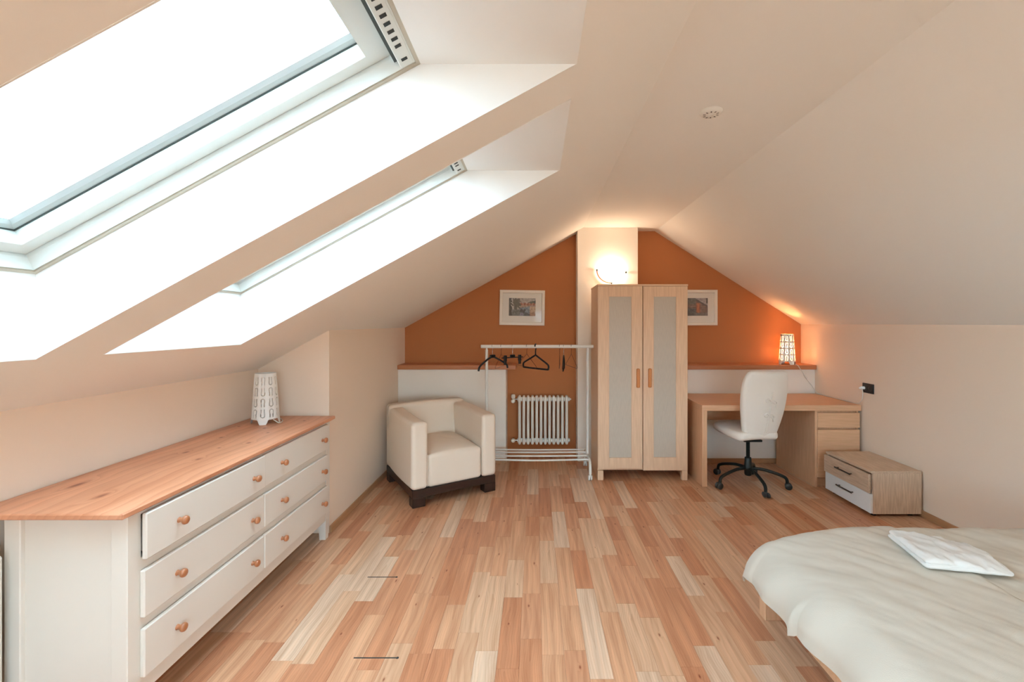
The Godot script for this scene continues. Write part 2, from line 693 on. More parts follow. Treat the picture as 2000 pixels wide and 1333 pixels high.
func plank(st: SurfaceTool, b: Array, gap: float) -> void:
	st.set_smooth_group(0xFFFFFFFF)
	var x0: float = b[0] + gap
	var x1: float = b[1] - gap
	var d0: float = b[2] + gap
	var d1: float = b[3] - gap
	var ch := 0.0004
	var flipu: bool = b[5] % 2 == 1
	var v0: float = 0.0 if b[5] < 2 else 0.35
	var lv: float = minf((d1 - d0) / 0.8, 0.65)
	var top := [P(x0 + ch, 0, d0 + ch), P(x0 + ch, 0, d1 - ch), P(x1 - ch, 0, d1 - ch), P(x1 - ch, 0, d0 + ch)]
	var low := [P(x0, -ch, d0), P(x0, -ch, d1), P(x1, -ch, d1), P(x1, -ch, d0)]
	var base := [P(x0, -0.008, d0), P(x0, -0.008, d1), P(x1, -0.008, d1), P(x1, -0.008, d0)]
	var uv := [Vector2(0, v0), Vector2(0, v0 + lv), Vector2(1, v0 + lv), Vector2(1, v0)]
	if flipu:
		uv = [uv[3], uv[2], uv[1], uv[0]]
	for ids in [[0, 1, 2], [0, 2, 3]]:
		for i in ids:
			st.set_uv(uv[i])
			st.add_vertex(top[i])
	for k in 4:
		var j := (k + 1) % 4
		for pair in [[top, low], [low, base]]:
			var a: Array = pair[0]
			var c: Array = pair[1]
			for q in [[a, k], [c, k], [c, j], [a, k], [c, j], [a, j]]:
				st.set_uv(uv[q[1]])
				st.add_vertex(q[0][q[1]])

func build_windows() -> void:
	var al := atan(SL)
	var u := Vector3(cos(al), sin(al), 0)
	var n := Vector3(-sin(al), cos(al), 0)
	var labels := [
		"large roof window nearest the camera with white frame and vent holes",
		"second roof window further back in the sloping ceiling above the dresser"]
	var ops := openings()
	var topx := (lp(OX1) - C0 - WT) / SL
	var ulen := (topx - OX0) / cos(al)
	for i in ops.size():
		var d0: float = ops[i][0]
		var d1: float = ops[i][1]
		var win := Node3D.new()
		win.name = "window_%d" % (i + 1)
		add_child(win)
		tag(win, labels[i], "window", "", "structure")
		# plaster lining of the shaft: level soffit, upright apron, two cheeks
		var e := 0.003
		var st := new_st()
		var cheek := PackedVector2Array([Vector2(OX0, lp(OX0)), Vector2(OX1, lp(OX1)), Vector2(topx, lp(OX1)), Vector2(OX0, lp(OX0) + WT)])
		prism(st, cheek.duplicate(), -d1, -(d1 + e))
		part("cheek", st, M.reveal, win)
		st = new_st()
		prism(st, cheek.duplicate(), -d0, -(d0 - e))
		part("cheek", st, M.reveal, win)
		st = new_st()
		bx(st, P(topx, lp(OX1), d1 + e), P(OX1 + 0.002, lp(OX1) + e, d0 - e))
		part("soffit", st, M.reveal, win)
		st = new_st()
		bx(st, P(OX0 - e, lp(OX0), d1 + e), P(OX0, lp(OX0) + WT, d0 - e))
		part("apron", st, M.reveal, win)
		var xf := Transform3D(Basis(u, n, u.cross(n)), Vector3(OX0, lp(OX0) + WT, 0))
		var z0 := -d1
		var z1 := -d0
		st = new_st()
		rect_frame(st, -0.002, ulen + 0.002, z0 - 0.002, z1 + 0.002, [Vector2(0, 0.0), Vector2(0.013, 0.002), Vector2(0.015, 0.012), Vector2(0, 0.02)], xf)
		part("batten", st, M.batten, win)
		st = new_st()
		rect_frame(st, 0.0, ulen, z0, z1, [Vector2(0.013, 0.006), Vector2(0.018, 0.003), Vector2(0.031, 0.036), Vector2(0.031, 0.13), Vector2(-0.004, 0.13), Vector2(-0.004, 0.02)], xf)
		# wide head of the frame, where the vent is
		bx(st, Vector3(ulen - 0.059, 0.004, z0 + 0.015), Vector3(ulen - 0.010, 0.06, z1 - 0.015), 0.002, xf)
		part("frame", st, M.pvc, win)
		var su1 := ulen - 0.068
		st = new_st()
		rect_frame(st, 0.033, su1, z0 + 0.033, z1 - 0.033, [Vector2(0, 0.046), Vector2(0.043, 0.046), Vector2(0.044, 0.048), Vector2(0.044, 0.105), Vector2(0, 0.105)], xf)
		bx(st, Vector3(su1 - 0.066, 0.0455, z0 + 0.034), Vector3(su1 - 0.001, 0.112, z1 - 0.034), 0.0, xf)
		var sash := part("sash", st, M.pvc, win)
		st = new_st()
		rect_frame(st, 0.077, su1 - 0.044, z0 + 0.077, z1 - 0.077, [Vector2(0, 0.094), Vector2(0.004, 0.093), Vector2(0.018, 0.097), Vector2(0.028, 0.1075), Vector2(0, 0.1078)], xf)
		part("glazing_bead", st, M.spacer, sash)
		st = new_st()
		rect_frame(st, 0.0765, su1 - 0.0435, z0 + 0.0765, z1 - 0.0765, [Vector2(0, 0.090), Vector2(0.004, 0.090), Vector2(0.004, 0.094), Vector2(0, 0.094)], xf)
		part("seal", st, M.seal, sash)
		st = new_st()
		bx(st, Vector3(0.05, 0.108, z0 + 0.05), Vector3(su1 - 0.05, 0.112, z1 - 0.05), 0.0, xf)
		part("pane", st, M.glass, sash)
		# dark shadow gap and vent slots in the head
		st = new_st()
		bx(st, Vector3(su1 - 0.0005, 0.02, z0 + 0.033), Vector3(ulen - 0.059, 0.03, z1 - 0.033), 0.0, xf)
		part("gasket", st, M.seal, win)
		var k := 0
		var z := z0 + 0.045
		while z < z1 - 0.05:
			if k != 1:
				st = new_st()
				bx(st, Vector3(ulen - 0.047, 0.0034, z), Vector3(ulen - 0.028, 0.02, z + 0.013), 0.0, xf)
				part("vent_slot", st, M.vent_dark, win)
			z += 0.031
			k += 1

	# wide gable window behind the camera
	var gw := Node3D.new()
	gw.name = "window_3"
	add_child(gw)
	tag(gw, "wide gable window behind the camera", "window", "", "structure")
	var gx := Transform3D(Basis(Vector3.RIGHT, Vector3.FORWARD, Vector3.UP), Vector3(0, 0, -REAR_D + 0.1))
	for k in 2:
		var x0: float = [-0.05, 1.10][k]
		var st := new_st()
		rect_frame(st, x0, x0 + 1.15, 0.25, 1.82, [Vector2(0, 0), Vector2(0, 0.06), Vector2(0.055, 0.06), Vector2(0.06, 0.05), Vector2(0.06, 0)], gx)
		part("frame", st, M.pvc, gw)
		st = new_st()
		bx(st, Vector3(x0 + 0.05, 0.02, 0.30), Vector3(x0 + 1.10, 0.026, 1.77), 0.0, gx)
		part("pane", st, M.glass, gw)

func build_baseboards() -> void:
	var h := 0.05
	var st := new_st()
	bx(st, P(PIER_X, 0.0005, GABLE_D - 0.21), P(PIER_X + 0.014, h, PIER_D), 0.003)
	tag(part("baseboard_left", st, M.base_z), "light wood baseboard along the pier beside the armchair", "baseboard", "", "structure")
	st = new_st()
	bx(st, P(PIER_X + 0.002, 0.0005, HALF_D - 0.014), P(-0.30, h, HALF_D), 0.003)
	bx(st, P(1.0745, 0.0005, HALF_D - 0.014), P(WALL_R - 0.015, h, HALF_D), 0.003)
	tag(part("baseboard_back", st, M.base_x), "light wood baseboard under the half walls at the back", "baseboard", "", "structure")
	st = new_st()
	bx(st, P(WALL_R - 0.014, 0.0005, HALF_D), P(WALL_R, h, REAR_D), 0.003)
	tag(part("baseboard_right", st, M.base_z), "light wood baseboard along the right wall beside the low drawer unit", "baseboard", "", "structure")

# ------------------------------------------------------------------ furniture

func build_wardrobe() -> void:
	var fx := 4.13
	var w := thing("wardrobe", "tall birch wardrobe with two doors with narrow grey frosted panels", "wardrobe", P(0.987, 0, fx))
	var hw := 0.4118
	var dep := 0.485
	var st := new_st()
	var top := 1.782
	bx(st, Vector3(-hw, 0.0, -dep), Vector3(-hw + 0.018, top, -0.022), 0.001)
	bx(st, Vector3(hw - 0.018, 0.0, -dep), Vector3(hw, top, -0.022), 0.001)
	bx(st, Vector3(-hw + 0.018, 0.0, -dep), Vector3(hw - 0.018, top, -dep + 0.008))
	bx(st, Vector3(-hw + 0.018, 0.09, -dep + 0.008), Vector3(hw - 0.018, 0.108, -0.022))
	part("body", st, M.birch_y, w)
	st = new_st()
	bx(st, Vector3(-hw - 0.003, top, -dep), Vector3(hw + 0.003, top + 0.017, 0.004), 0.002)
	part("top_board", st, M.birch_x, w)
	for s in [-1.0, 1.0]:
		st = new_st()
		bx(st, Vector3(s * (hw - 0.026) - 0.026, 0.0, -0.045), Vector3(s * (hw - 0.026) + 0.026, 0.088, -0.002), 0.002)
		part("leg", st, M.birch_y, w)
	for s in [-1.0, 1.0]:
		var x0 := -hw if s < 0 else 0.004
		var x1 := -0.004 if s < 0 else hw
		var y0: float = 0.112 if s < 0 else 0.090
		var zf: float = 0.010 if s < 0 else 0.0
		var px0: float = (-0.309 if s < 0 else 0.102)
		var px1 := px0 + 0.204
		var pv0 := 0.21
		var pv1 := 1.684
		st = new_st()
		bx(st, Vector3(x0, y0, zf - 0.02), Vector3(px0, top - 0.002, zf), 0.0015)
		bx(st, Vector3(px1, y0, zf - 0.02), Vector3(x1, top - 0.002, zf), 0.0015)
		bx(st, Vector3(px0, pv1, zf - 0.02), Vector3(px1, top - 0.002, zf), 0.0015)
		bx(st, Vector3(px0, y0, zf - 0.02), Vector3(px1, pv0, zf), 0.0015)
		var door := part("door", st, M.birch_y, w)
		st = new_st()
		bx(st, Vector3(px0 - 0.004, pv0 - 0.004, zf - 0.014), Vector3(px1 + 0.004, pv1 + 0.004, zf - 0.009))
		for k in 34:      # fine vertical ribs of the plastic panel
			var rx := px0 + 0.003 + k * 0.006
			bx(st, Vector3(rx, pv0, zf - 0.009), Vector3(rx + 0.003, pv1, zf - 0.008))
		var pan := part("frosted_panel", st, M.frost, door)
		pan.set_meta("label", "grey frosted plastic panel")
		st = new_st()
		var hx := -0.046 if s < 0 else 0.064
		rbox(st, Vector3(0.030, 0.175, 0.022), 0.009, 2, Transform3D(Basis(), Vector3(hx, 0.94, zf + 0.012)))
		part("handle", st, M.handle_wood, door)

func build_desk() -> void:
	var fd := 3.96
	var d := thing("desk", "light oak desk with thick top and drawer pedestal under the ledge", "desk", P(1.467, 0, fd))
	var w := WALL_R - 1.467 - 0.016
	var dep := HALF_D - fd - 0.016
	var th := 0.05
	var top := 0.72
	var st := new_st()
	bx(st, Vector3(0, top - th, -dep), Vector3(w, top, 0), 0.002)
	part("desktop", st, M.oak_x, d)
	st = new_st()
	bx(st, Vector3(0.002, 0, -dep), Vector3(0.047, top - th, -0.002), 0.0015)
	part("side_panel", st, M.oak_y, d)
	st = new_st()
	bx(st, Vector3(0.047, 0.46, -dep + 0.03), Vector3(w - 0.43, top - th, -dep + 0.05), 0.001)
	part("back_panel", st, M.oak_x, d)
	st = new_st()
	var px := 0.993
	bx(st, Vector3(px, 0.0, -dep + 0.03), Vector3(px + 0.022, top - th, -0.002), 0.001)
	bx(st, Vector3(w - 0.026, 0.0, -dep + 0.03), Vector3(w - 0.006, top - th, -0.03), 0.001)
	bx(st, Vector3(px + 0.022, 0.0, -0.045), Vector3(w - 0.026, 0.072, -0.03), 0.001)
	bx(st, Vector3(px + 0.022, 0.072, -dep + 0.03), Vector3(w - 0.026, top - th, -0.035))
	part("pedestal", st, M.oak_y, d)
	for r in [[0.522, 0.652], [0.082, 0.504]]:
		st = new_st()
		bx(st, Vector3(px + 0.024, r[0], -0.022), Vector3(w - 0.012, r[1], -0.002), 0.0015)
		part("drawer", st, M.oak_x, d)

func build_dresser() -> void:
	var d0 := 1.485
	var d1 := 3.07
	var X := -1.385
	var t := thing("dresser", "long white dresser with pine top and six drawers with round copper knobs", "dresser", P(X, 0, d0))
	var L := d1 - d0
	# local frame: x towards the room, z back towards the far end is negative
	var st := new_st()
	var tex := board_image(320, 1024, 5, 9.0, 2.6, 0.06, [[0.58, 0.10, 0.035, 2.4], [0.2, 0.17, 0.04, 3.0], [0.62, 0.38, 0.03, 1.6], [0.35, 0.45, 0.03, 1.6], [0.55, 0.5, 0.02, 1.4], [0.72, 0.56, 0.028, 1.4], [0.3, 0.63, 0.025, 1.6], [0.66, 0.70, 0.022, 1.4], [0.5, 0.77, 0.028, 1.2], [0.4, 0.86, 0.022, 1.5], [0.75, 0.9, 0.025, 1.4], [0.15, 0.8, 0.02, 1.5]], 0.07)
	var pine := mat(col("e8a27a"), 0.38)
	pine.albedo_texture = tex
	var tx0 := -0.505
	var tx1 := 0.025
	bx_uv(st, Vector3(tx0, 0.789, -L), Vector3(tx1, 0.81, 0.0), 0.004)
	part("tabletop", st, pine, t)
	# frame: four legs, side panels, rails
	var lw := 0.056
	for lz in [[-0.045, -0.045 - lw], [-L + 0.085, -L + 0.085 - lw]]:
		for lx in [[0.0, -lw], [-0.42, -0.42 + lw]]:
			st = new_st()
			leg(st, lx[0], lx[1], lz[0], lz[1], 0.789)
			part("leg", st, M.white_paint, t)
	var zA := -0.06
	var zB := -L + 0.07
	st = new_st()
	bx(st, Vector3(-0.40, 0.14, zA - 0.012), Vector3(-lw + 0.01, 0.789, zA))
	part("side_panel", st, M.white_paint, t)
	st = new_st()
	bx(st, Vector3(-0.40, 0.14, zB - 0.012 + 0.02), Vector3(-lw + 0.01, 0.789, zB + 0.02))
	part("side_panel", st, M.white_paint, t)
	st = new_st()
	bx(st, Vector3(-0.415, 0.14, zB), Vector3(-0.405, 0.789, zA))
	bx(st, Vector3(-0.40, 0.15, zB), Vector3(-0.03, 0.16, zA))
	part("back_panel", st, M.white_paint, t)
	var f0 := -0.045 - lw + 0.012     # near end of the drawer field
	var f1 := -L + 0.085 + 0.004
	var mid := (f0 + f1) / 2.0
	st = new_st()
	for r in [[0.776, 0.789], [0.577, 0.608], [0.372, 0.404], [0.14, 0.194]]:
		bx(st, Vector3(-0.03, r[0] - 0.008, f1), Vector3(-0.001, r[1] + (0.008 if r[1] < 0.7 else 0.0), f0), 0.001)
	bx(st, Vector3(-0.03, 0.14, mid - 0.02), Vector3(-0.0015, 0.789, mid + 0.02))
	part("rail", st, M.white_paint, t)
	var rows := [[0.608, 0.7765], [0.404, 0.576], [0.194, 0.371]]
	for c in 2:
		var za := f0 - 0.003 if c == 0 else mid - 0.003
		var zb := mid + 0.003 if c == 0 else f1 + 0.003
		for r in 3:
			var out_ := 0.018
			if c == 0 and r == 0:
				out_ = 0.025
			st = new_st()
			bx(st, Vector3(out_ - 0.0175, rows[r][0] + 0.003, zb), Vector3(out_, rows[r][1] - 0.003, za), 0.0035)
			bx(st, Vector3(-0.37, rows[r][0] + 0.02, zb + 0.03), Vector3(out_ - 0.01, rows[r][1] - 0.03, za - 0.03))
			var dr := part("drawer", st, M.white_paint, t)
			for k in 2:
				var kz: float = [[-0.237, -0.695], [-0.948, -1.41]][c][k]
				var ky: float = (rows[r][0] + rows[r][1]) / 2.0 - 0.004
				st = new_st()
				var xf := Transform3D(Basis(Vector3(0, 0, 1), Vector3(1, 0, 0), Vector3(0, 1, 0)), Vector3(out_ - 0.001, ky, kz))
				lathe(st, [Vector2(0.011, 0.0), Vector2(0.009, 0.006), Vector2(0.008, 0.012), Vector2(0.011, 0.016), Vector2(0.0155, 0.021), Vector2(0.0165, 0.026), Vector2(0.0145, 0.032), Vector2(0.009, 0.0355), Vector2(0.0, 0.0365)], 20, xf)
				part("knob", st, M.knob, dr)

func leg(st: SurfaceTool, x0: float, x1: float, z0: float, z1: float, top: float) -> void:
	var xa := minf(x0, x1)
	var xb := maxf(x0, x1)
	var za := minf(z0, z1)
	var zb := maxf(z0, z1)
	bx(st, Vector3(xa, 0.17, za), Vector3(xb, top, zb), 0.003)
	# tapered foot
	st.set_smooth_group(0xFFFFFFFF)
	var tp := 0.008
	var a := [Vector3(xa, 0.172, za), Vector3(xb, 0.172, za), Vector3(xb, 0.172, zb), Vector3(xa, 0.172, zb)]
	var b := [Vector3(xa + tp, 0, za + tp), Vector3(xb - tp, 0, za + tp), Vector3(xb - tp, 0, zb - tp), Vector3(xa + tp, 0, zb - tp)]
	for k in 4:
		var j := (k + 1) % 4
		quad(st, a[k], a[j], b[j], b[k])
	quad(st, b[0], b[1], b[2], b[3])

# board whose grain picture runs along z
func bx_uv(st: SurfaceTool, lo: Vector3, hi: Vector3, ch: float) -> void:
	var tmp := new_st()
	bx(tmp, lo, hi, ch)
	var mesh := tmp.commit()
	var arr := mesh.surface_get_arrays(0)
	var vs: PackedVector3Array = arr[Mesh.ARRAY_VERTEX]
	st.set_smooth_group(0xFFFFFFFF)
	for i in range(0, vs.size(), 3):
		for k in 3:
			var v := vs[i + k]
			st.set_uv(Vector2((v.x - lo.x) / (hi.x - lo.x) + (hi.y - v.y) * 1.3, (hi.z - v.z) / (hi.z - lo.z)))
			st.add_vertex(v)

func build_armchair() -> void:
	var ang := atan2(0.394, 0.619)
	# local: x along the front towards the right, z towards the viewer, origin at the middle of the footprint
	var w := 0.734
	var dp := 0.787
	var near_left := P(-0.9506, 0, 3.481)
	var ex := Vector3(cos(ang), 0, -sin(ang))
	var ez := Vector3(sin(ang), 0, cos(ang))
	var at := near_left + ex * (w / 2.0) - ez * (dp / 2.0)
	var t := thing("armchair", "cream leather armchair on a dark wooden plinth with block feet", "armchair", at, ang)
	var st := new_st()
	var aw := 0.132
	for s in [-1.0, 1.0]:
		st = new_st()
		var bend := func(p: Vector3) -> Vector3:
			var k := clampf((p.y + 0.1) / 0.37, 0.0, 1.0)
			p.x += 0.010 * sin(clampf((p.z + 0.33) / 0.66, 0, 1) * PI) * s
			p.y += 0.012 * k * clampf(-p.z / 0.33, -0.6, 1.0)
			return p
		rbox(st, Vector3(aw, 0.535, dp - 0.125), 0.032, 8, Transform3D(Basis(), Vector3(s * (w / 2.0 - aw / 2.0), 0.136 + 0.2675, 0.0625)), bend)
		var arm := part("arm", st, M.leather, t)
		st = new_st()     # piped seam down the front edge of the arm
		var sx: float = s * (w / 2.0 - aw + 0.003)
		tube(st, [Vector3(sx, 0.15, dp / 2.0 - 0.012), Vector3(sx, 0.40, dp / 2.0 - 0.012)], 0.0035, 6)
		part("seam", st, M.leather, arm)
	st = new_st()
	var backbend := func(p: Vector3) -> Vector3:
		var k := clampf((p.y + 0.1) / 0.39, 0.0, 1.0)
		p.y += 0.014 * k + 0.014 * k * (1.0 - pow(absf(p.x) / 0.37, 2.0))
		p.z += -0.05 * k * (1.0 if p.z > 0 else 0.2) + (0.03 * (1.0 - pow(p.x / 0.37, 2.0)) * sin(clampf((p.y + 0.27) / 0.55, 0, 1) * PI) if p.z > 0 else 0.0)
		return p
	rbox(st, Vector3(w - 0.002, 0.55, 0.17), 0.035, 10, Transform3D(Basis(), Vector3(0, 0.136 + 0.275, -dp / 2.0 + 0.085)), backbend)
	part("backrest", st, M.leather, t)
	st = new_st()
	var crown := func(p: Vector3) -> Vector3:
		if p.y > 0.0:
			var b := (1.0 - pow(absf(p.x) / 0.25, 2.5)) * (1.0 - pow(absf(p.z) / 0.34, 3.0))
			p.y += 0.045 * maxf(b, 0.0)
			var q := Vector2(p.x - 0.05, p.z + 0.02)
			p.y -= 0.016 * exp(-q.length_squared() / 0.0012)
		p.y += (0.02 if p.y > 0.0 else 0.0) * clampf(0.2 - p.z, 0.0, 0.3)
		return p
	rbox(st, Vector3(w - aw * 2.0 - 0.004, 0.255, dp - 0.16), 0.03, 14, Transform3D(Basis(), Vector3(0, 0.136 + 0.1275, 0.072)), crown)
	var seat := part("seat", st, M.leather, t)
	st = new_st()
	lathe(st, [Vector2(0.0, 0.008), Vector2(0.010, 0.006), Vector2(0.013, 0.0)], 14, Transform3D(Basis(), Vector3(0.05, 0.420, 0.052)))
	part("button", st, M.leather, seat)
	st = new_st()
	bx(st, Vector3(-w / 2.0 + 0.006, 0.075, -dp / 2.0 + 0.006), Vector3(w / 2.0 - 0.006, 0.137, dp / 2.0 - 0.008), 0.003)
	part("plinth", st, M.dark_wood, t)
	for sx in [-1.0, 1.0]:
		for sz in [-1.0, 1.0]:
			st = new_st()
			var c := Vector3(sx * (w / 2.0 - 0.058), 0, sz * (dp / 2.0 - 0.05))
			bx(st, c + Vector3(-0.052, 0, -0.044), c + Vector3(0.052, 0.076, 0.044), 0.004)
			part("foot", st, M.dark_wood, t)

func prof_out(a: float, r: float) -> Vector2:
	if a <= 0.0:
		return Vector2(a, 0.0)
	if a < r * PI / 2.0:
		return Vector2(r * sin(a / r), r * (1.0 - cos(a / r)))
	return Vector2(r, r + (a - r * PI / 2.0))

func build_bed() -> void:
	var bed := thing("bed", "wooden bed with mattress under a beige blanket, mostly beyond the right edge", "bed", P(1.95, 0, 1.4))
	var o := bed.position
	var st := new_st()
	var lo := P(1.10, 0.10, 2.215)
	var hi := P(2.85, 0.235, 0.56)
	bx(st, Vector3(lo.x, 0.12, lo.z) - o, Vector3(hi.x, 0.235, lo.z + 0.03) - o, 0.002)
	bx(st, Vector3(lo.x, 0.12, hi.z - 0.03) - o, Vector3(hi.x, 0.235, hi.z) - o, 0.002)
	bx(st, Vector3(lo.x, 0.12, lo.z + 0.03) - o, Vector3(lo.x + 0.03, 0.235, hi.z - 0.03) - o, 0.002)
	bx(st, Vector3(lo.x + 0.03, 0.18, lo.z + 0.03) - o, Vector3(hi.x, 0.20, hi.z - 0.03) - o)
	part("bed_frame", st, M.oak_x, bed)
	for p in [[1.112, 2.235, 1.255, 2.178], [1.112, 0.60, 1.255, 0.545], [2.70, 2.235, 2.84, 2.178], [2.70, 0.60, 2.84, 0.545]]:
		st = new_st()
		bx(st, Vector3(p[0], 0, -p[1]) - o, Vector3(p[2], 0.118, -p[3]) - o, 0.003)
		part("leg", st, M.oak_y, bed)
	st = new_st()
	rbox(st, Vector3(1.50, 0.15, 1.40), 0.05, 6, Transform3D(Basis(), P(2.09, 0.312, 1.31) - o))
	part("mattress", st, M.mattress, bed)

	# blanket
	var R := 0.13
	var x0 := 1.02
	var dmax := 2.265
	var dmin := 0.50
	var top := 0.455
	var noise := FastNoiseLite.new()
	noise.seed = 4
	noise.frequency = 1.0
	noise.fractal_octaves = 3
	var nu := 150
	var nv := 150
	var outer := []
	var amax := R * PI / 2.0 + 0.055
	for i in nu + 1:
		var row := []
		var fi := float(i) / nu
		# a: overflow beyond the foot edge (positive outside), negative inside
		var a := lerpf(amax, -(2.86 - (x0 + R)), pow(fi, 1.25))
		for j in nv + 1:
			var fj := float(j) / nv
			var far := R * PI / 2.0 + 0.08
			var b := lerpf(far, -(dmax - R - dmin), pow(fj, 1.25))
			var ext := 0.0
			if a > 0.0 and b <= 0.0:
				ext = 0.05 * exp(b * 4.0)
			var pos: Vector3
			var pv := Vector2(x0 + R, dmax - R)
			if a > 0.0 and b > 0.0:
				var l := sqrt(a * a + b * b)
				var dirv := Vector2(a, b) / l
				var q := prof_out(l * 0.97, R)
				var fl := 1.0 + 0.15 * smoothstep(R * 1.2, R * 3.0, l) * sin(atan2(b, a) * 2.0)
				pos = P(pv.x - dirv.x * q.x * fl, top - q.y, pv.y + dirv.y * q.x * fl)
			elif a > 0.0:
				var q := prof_out(a, R)
				pos = P(pv.x - q.x, top - q.y, pv.y + b)
			elif b > 0.0:
				var q := prof_out(b, R)
				pos = P(pv.x - a, top - q.y, pv.y + q.x)
			else:
				pos = P(pv.x - a, top, pv.y + b)
			var d := -pos.z
			# soft sag of the filling towards the foot corner
			var cx := clampf((pos.x - x0) / 0.55, 0.0, 1.0)
			pos.y -= (0.035 + 0.085 * exp(-pow((dmax - d) / 0.45, 2.0))) * pow(1.0 - cx, 1.6) * smoothstep(0.12, 0.42, pos.y)
			# crease where the corner flap overlaps the side
			var side := smoothstep(0.0, R * 1.2, a)
			var cr := (d - 1.73 - 0.10 * (0.42 - pos.y)) / 0.028
			if a > -0.1 and b < 0.05:
				pos.x -= 0.034 * side * (smoothstep(-0.35, 0.25, cr) * exp(-maxf(cr, 0.0) * 0.5))
				pos.y -= 0.02 * side * smoothstep(-0.5, 0.5, cr) * exp(-maxf(cr, 0.0) * 0.3)
			# hanging folds and wrinkles
			pos.x += 0.012 * side * sin(d * 21.0 + 1.0) * (1.0 if b < 0.0 else 0.4)
			var wr := noise.get_noise_2d((pos.x + 0.55 * d) * 3.2, (d - 0.6 * pos.x) * 0.9) * 0.008 + noise.get_noise_2d((pos.x + 0.6 * d) * 13.0 + 30.0, (d - 0.6 * pos.x) * 2.6) * 0.0028 + noise.get_noise_2d(pos.x * 5.0 + 9.0, d * 5.0) * 0.004
			pos.y += wr * (1.0 - 0.6 * side)
			pos.x += wr * 0.5 * side
			row.append(pos - o)
		outer.append(row)
	st = new_st()
	st.set_smooth_group(5)
	var inner := []
	for i in nu + 1:
		var row := []
		for j in nv + 1:
			var du: Vector3 = outer[mini(i + 1, nu)][j] - outer[maxi(i - 1, 0)][j]
			var dv: Vector3 = outer[i][mini(j + 1, nv)] - outer[i][maxi(j - 1, 0)]
			var nrm := du.cross(dv).normalized()
			if i > nu / 2 and nrm.y < 0.0:
				nrm = -nrm
			row.append(outer[i][j] - nrm * 0.008)
		inner.append(row)
	for i in nu:
		for j in nv:
			quad(st, outer[i][j], outer[i][j + 1], outer[i + 1][j + 1], outer[i + 1][j])
	st.set_smooth_group(6)
	for i in nu:
		for j in nv:
			quad(st, inner[i][j], inner[i + 1][j], inner[i + 1][j + 1], inner[i][j + 1])
	st.set_smooth_group(7)
	for i in nu:
		quad(st, outer[i][0], outer[i + 1][0], inner[i + 1][0], inner[i][0])
		quad(st, outer[i][nv], inner[i][nv], inner[i + 1][nv], outer[i + 1][nv])
	for j in nv:
		quad(st, outer[0][j], inner[0][j], inner[0][j + 1], outer[0][j + 1])
	var bl := part("blanket", st, M.linen, null, o)
	tag(bl, "wrinkled beige linen blanket hanging over the corner of the bed", "blanket")

	# folded towel
	var c := P(1.715, 0.493, 1.875)
	var tw := thing("towel", "folded white terry towel lying on the beige blanket", "towel", c, deg_to_rad(-12.0))
	st = new_st()
	var soft := func(p: Vector3) -> Vector3:
		var e := clampf((p.x + 0.155) / 0.31, 0.0, 1.0)
		var up := clampf((p.y + 0.024) / 0.048, 0.0, 1.0)
		p.y -= up * (0.022 * smoothstep(0.35, 1.0, e) + 0.010 * smoothstep(0.04, 0.145, absf(p.z)))
		p.y += up * (0.013 * noise.get_noise_2d(p.x * 9.0, p.z * 6.0) + 0.005 * noise.get_noise_2d(p.x * 30.0, p.z * 9.0))
		p.z *= 1.0 - 0.10 * e
		p.z += 0.012 * noise.get_noise_2d(p.x * 6.0, 3.0)
		# the folds show as a groove along the rounded edges
		var groove := exp(-pow((p.y + 0.002) / 0.0045, 2.0)) * 0.010
		p.x -= groove * signf(p.x) * smoothstep(0.13, 0.15, absf(p.x))
		p.z -= groove * 0.6 * signf(p.z) * smoothstep(0.12, 0.14, absf(p.z))
		return p
	rbox(st, Vector3(0.31, 0.048, 0.285), 0.022, 24, Transform3D(), soft)
	part("folded_cloth", st, M.terry, tw)

func build_nightstand() -> void:
	var t := thing("drawer_unit", "low oak drawer unit with one white drawer on the floor beside the desk", "drawer unit", P(2.494, 0, 3.34))
	var w := 0.372
	var l := 0.524
	var st := new_st()
	bx(st, Vector3(0.012, 0.024, -0.016), Vector3(w, 0.325, 0.0), 0.001)
	bx(st, Vector3(0.012, 0.024, -l), Vector3(w, 0.325, -l + 0.016), 0.001)
	bx(st, Vector3(0.012, 0.024, -l + 0.016), Vector3(w, 0.04, -0.016))
	bx(st, Vector3(w - 0.008, 0.04, -l + 0.016), Vector3(w, 0.325, -0.016))
	part("body", st, M.sonoma_y, t)
	st = new_st()
	bx(st, Vector3(0.0, 0.325, -l), Vector3(w, 0.343, 0.0), 0.001)
	part("top_board", st, M.sonoma_z, t)
	for zz in [-0.05, -l + 0.05]:
		for xx in [0.05, w - 0.05]:
			st = new_st()
			lathe(st, [Vector2(0.018, 0.0), Vector2(0.018, 0.024)], 12, Transform3D(Basis(), Vector3(xx, 0, zz)))
			part("foot", st, M.black_plastic, t)
	for k in 2:
		var y0: float = [0.178, 0.028][k]
		var y1: float = [0.318, 0.172][k]
		var xo: float = [-0.012, 0.0][k]
		st = new_st()
		bx(st, Vector3(xo - 0.006, y0, -l + 0.003), Vector3(xo + 0.012, y1, -0.006 if k == 0 else -0.002), 0.001)
		bx(st, Vector3(xo + 0.012, y0 + 0.02, -l + 0.02), Vector3(w - 0.02, y1 - 0.03, -0.02))
		var dr := part("drawer", st, M.sonoma_z if k == 0 else M.white_lacquer, t)
		dr.set_meta("label", ["grey oak drawer front", "glossy white drawer front"][k])
		st = new_st()
		var hy: float = [0.262, 0.118][k]
		tube(st, [Vector3(xo - 0.028, hy, -l / 2.0 + 0.09), Vector3(xo - 0.028, hy, -l / 2.0 - 0.09)], 0.006, 10)
		for s in [-1.0, 1.0]:
			tube(st, [Vector3(xo - 0.028, hy, -l / 2.0 + s * 0.075), Vector3(xo - 0.005, hy, -l / 2.0 + s * 0.075)], 0.005, 8)
		part("handle", st, M.steel, dr)

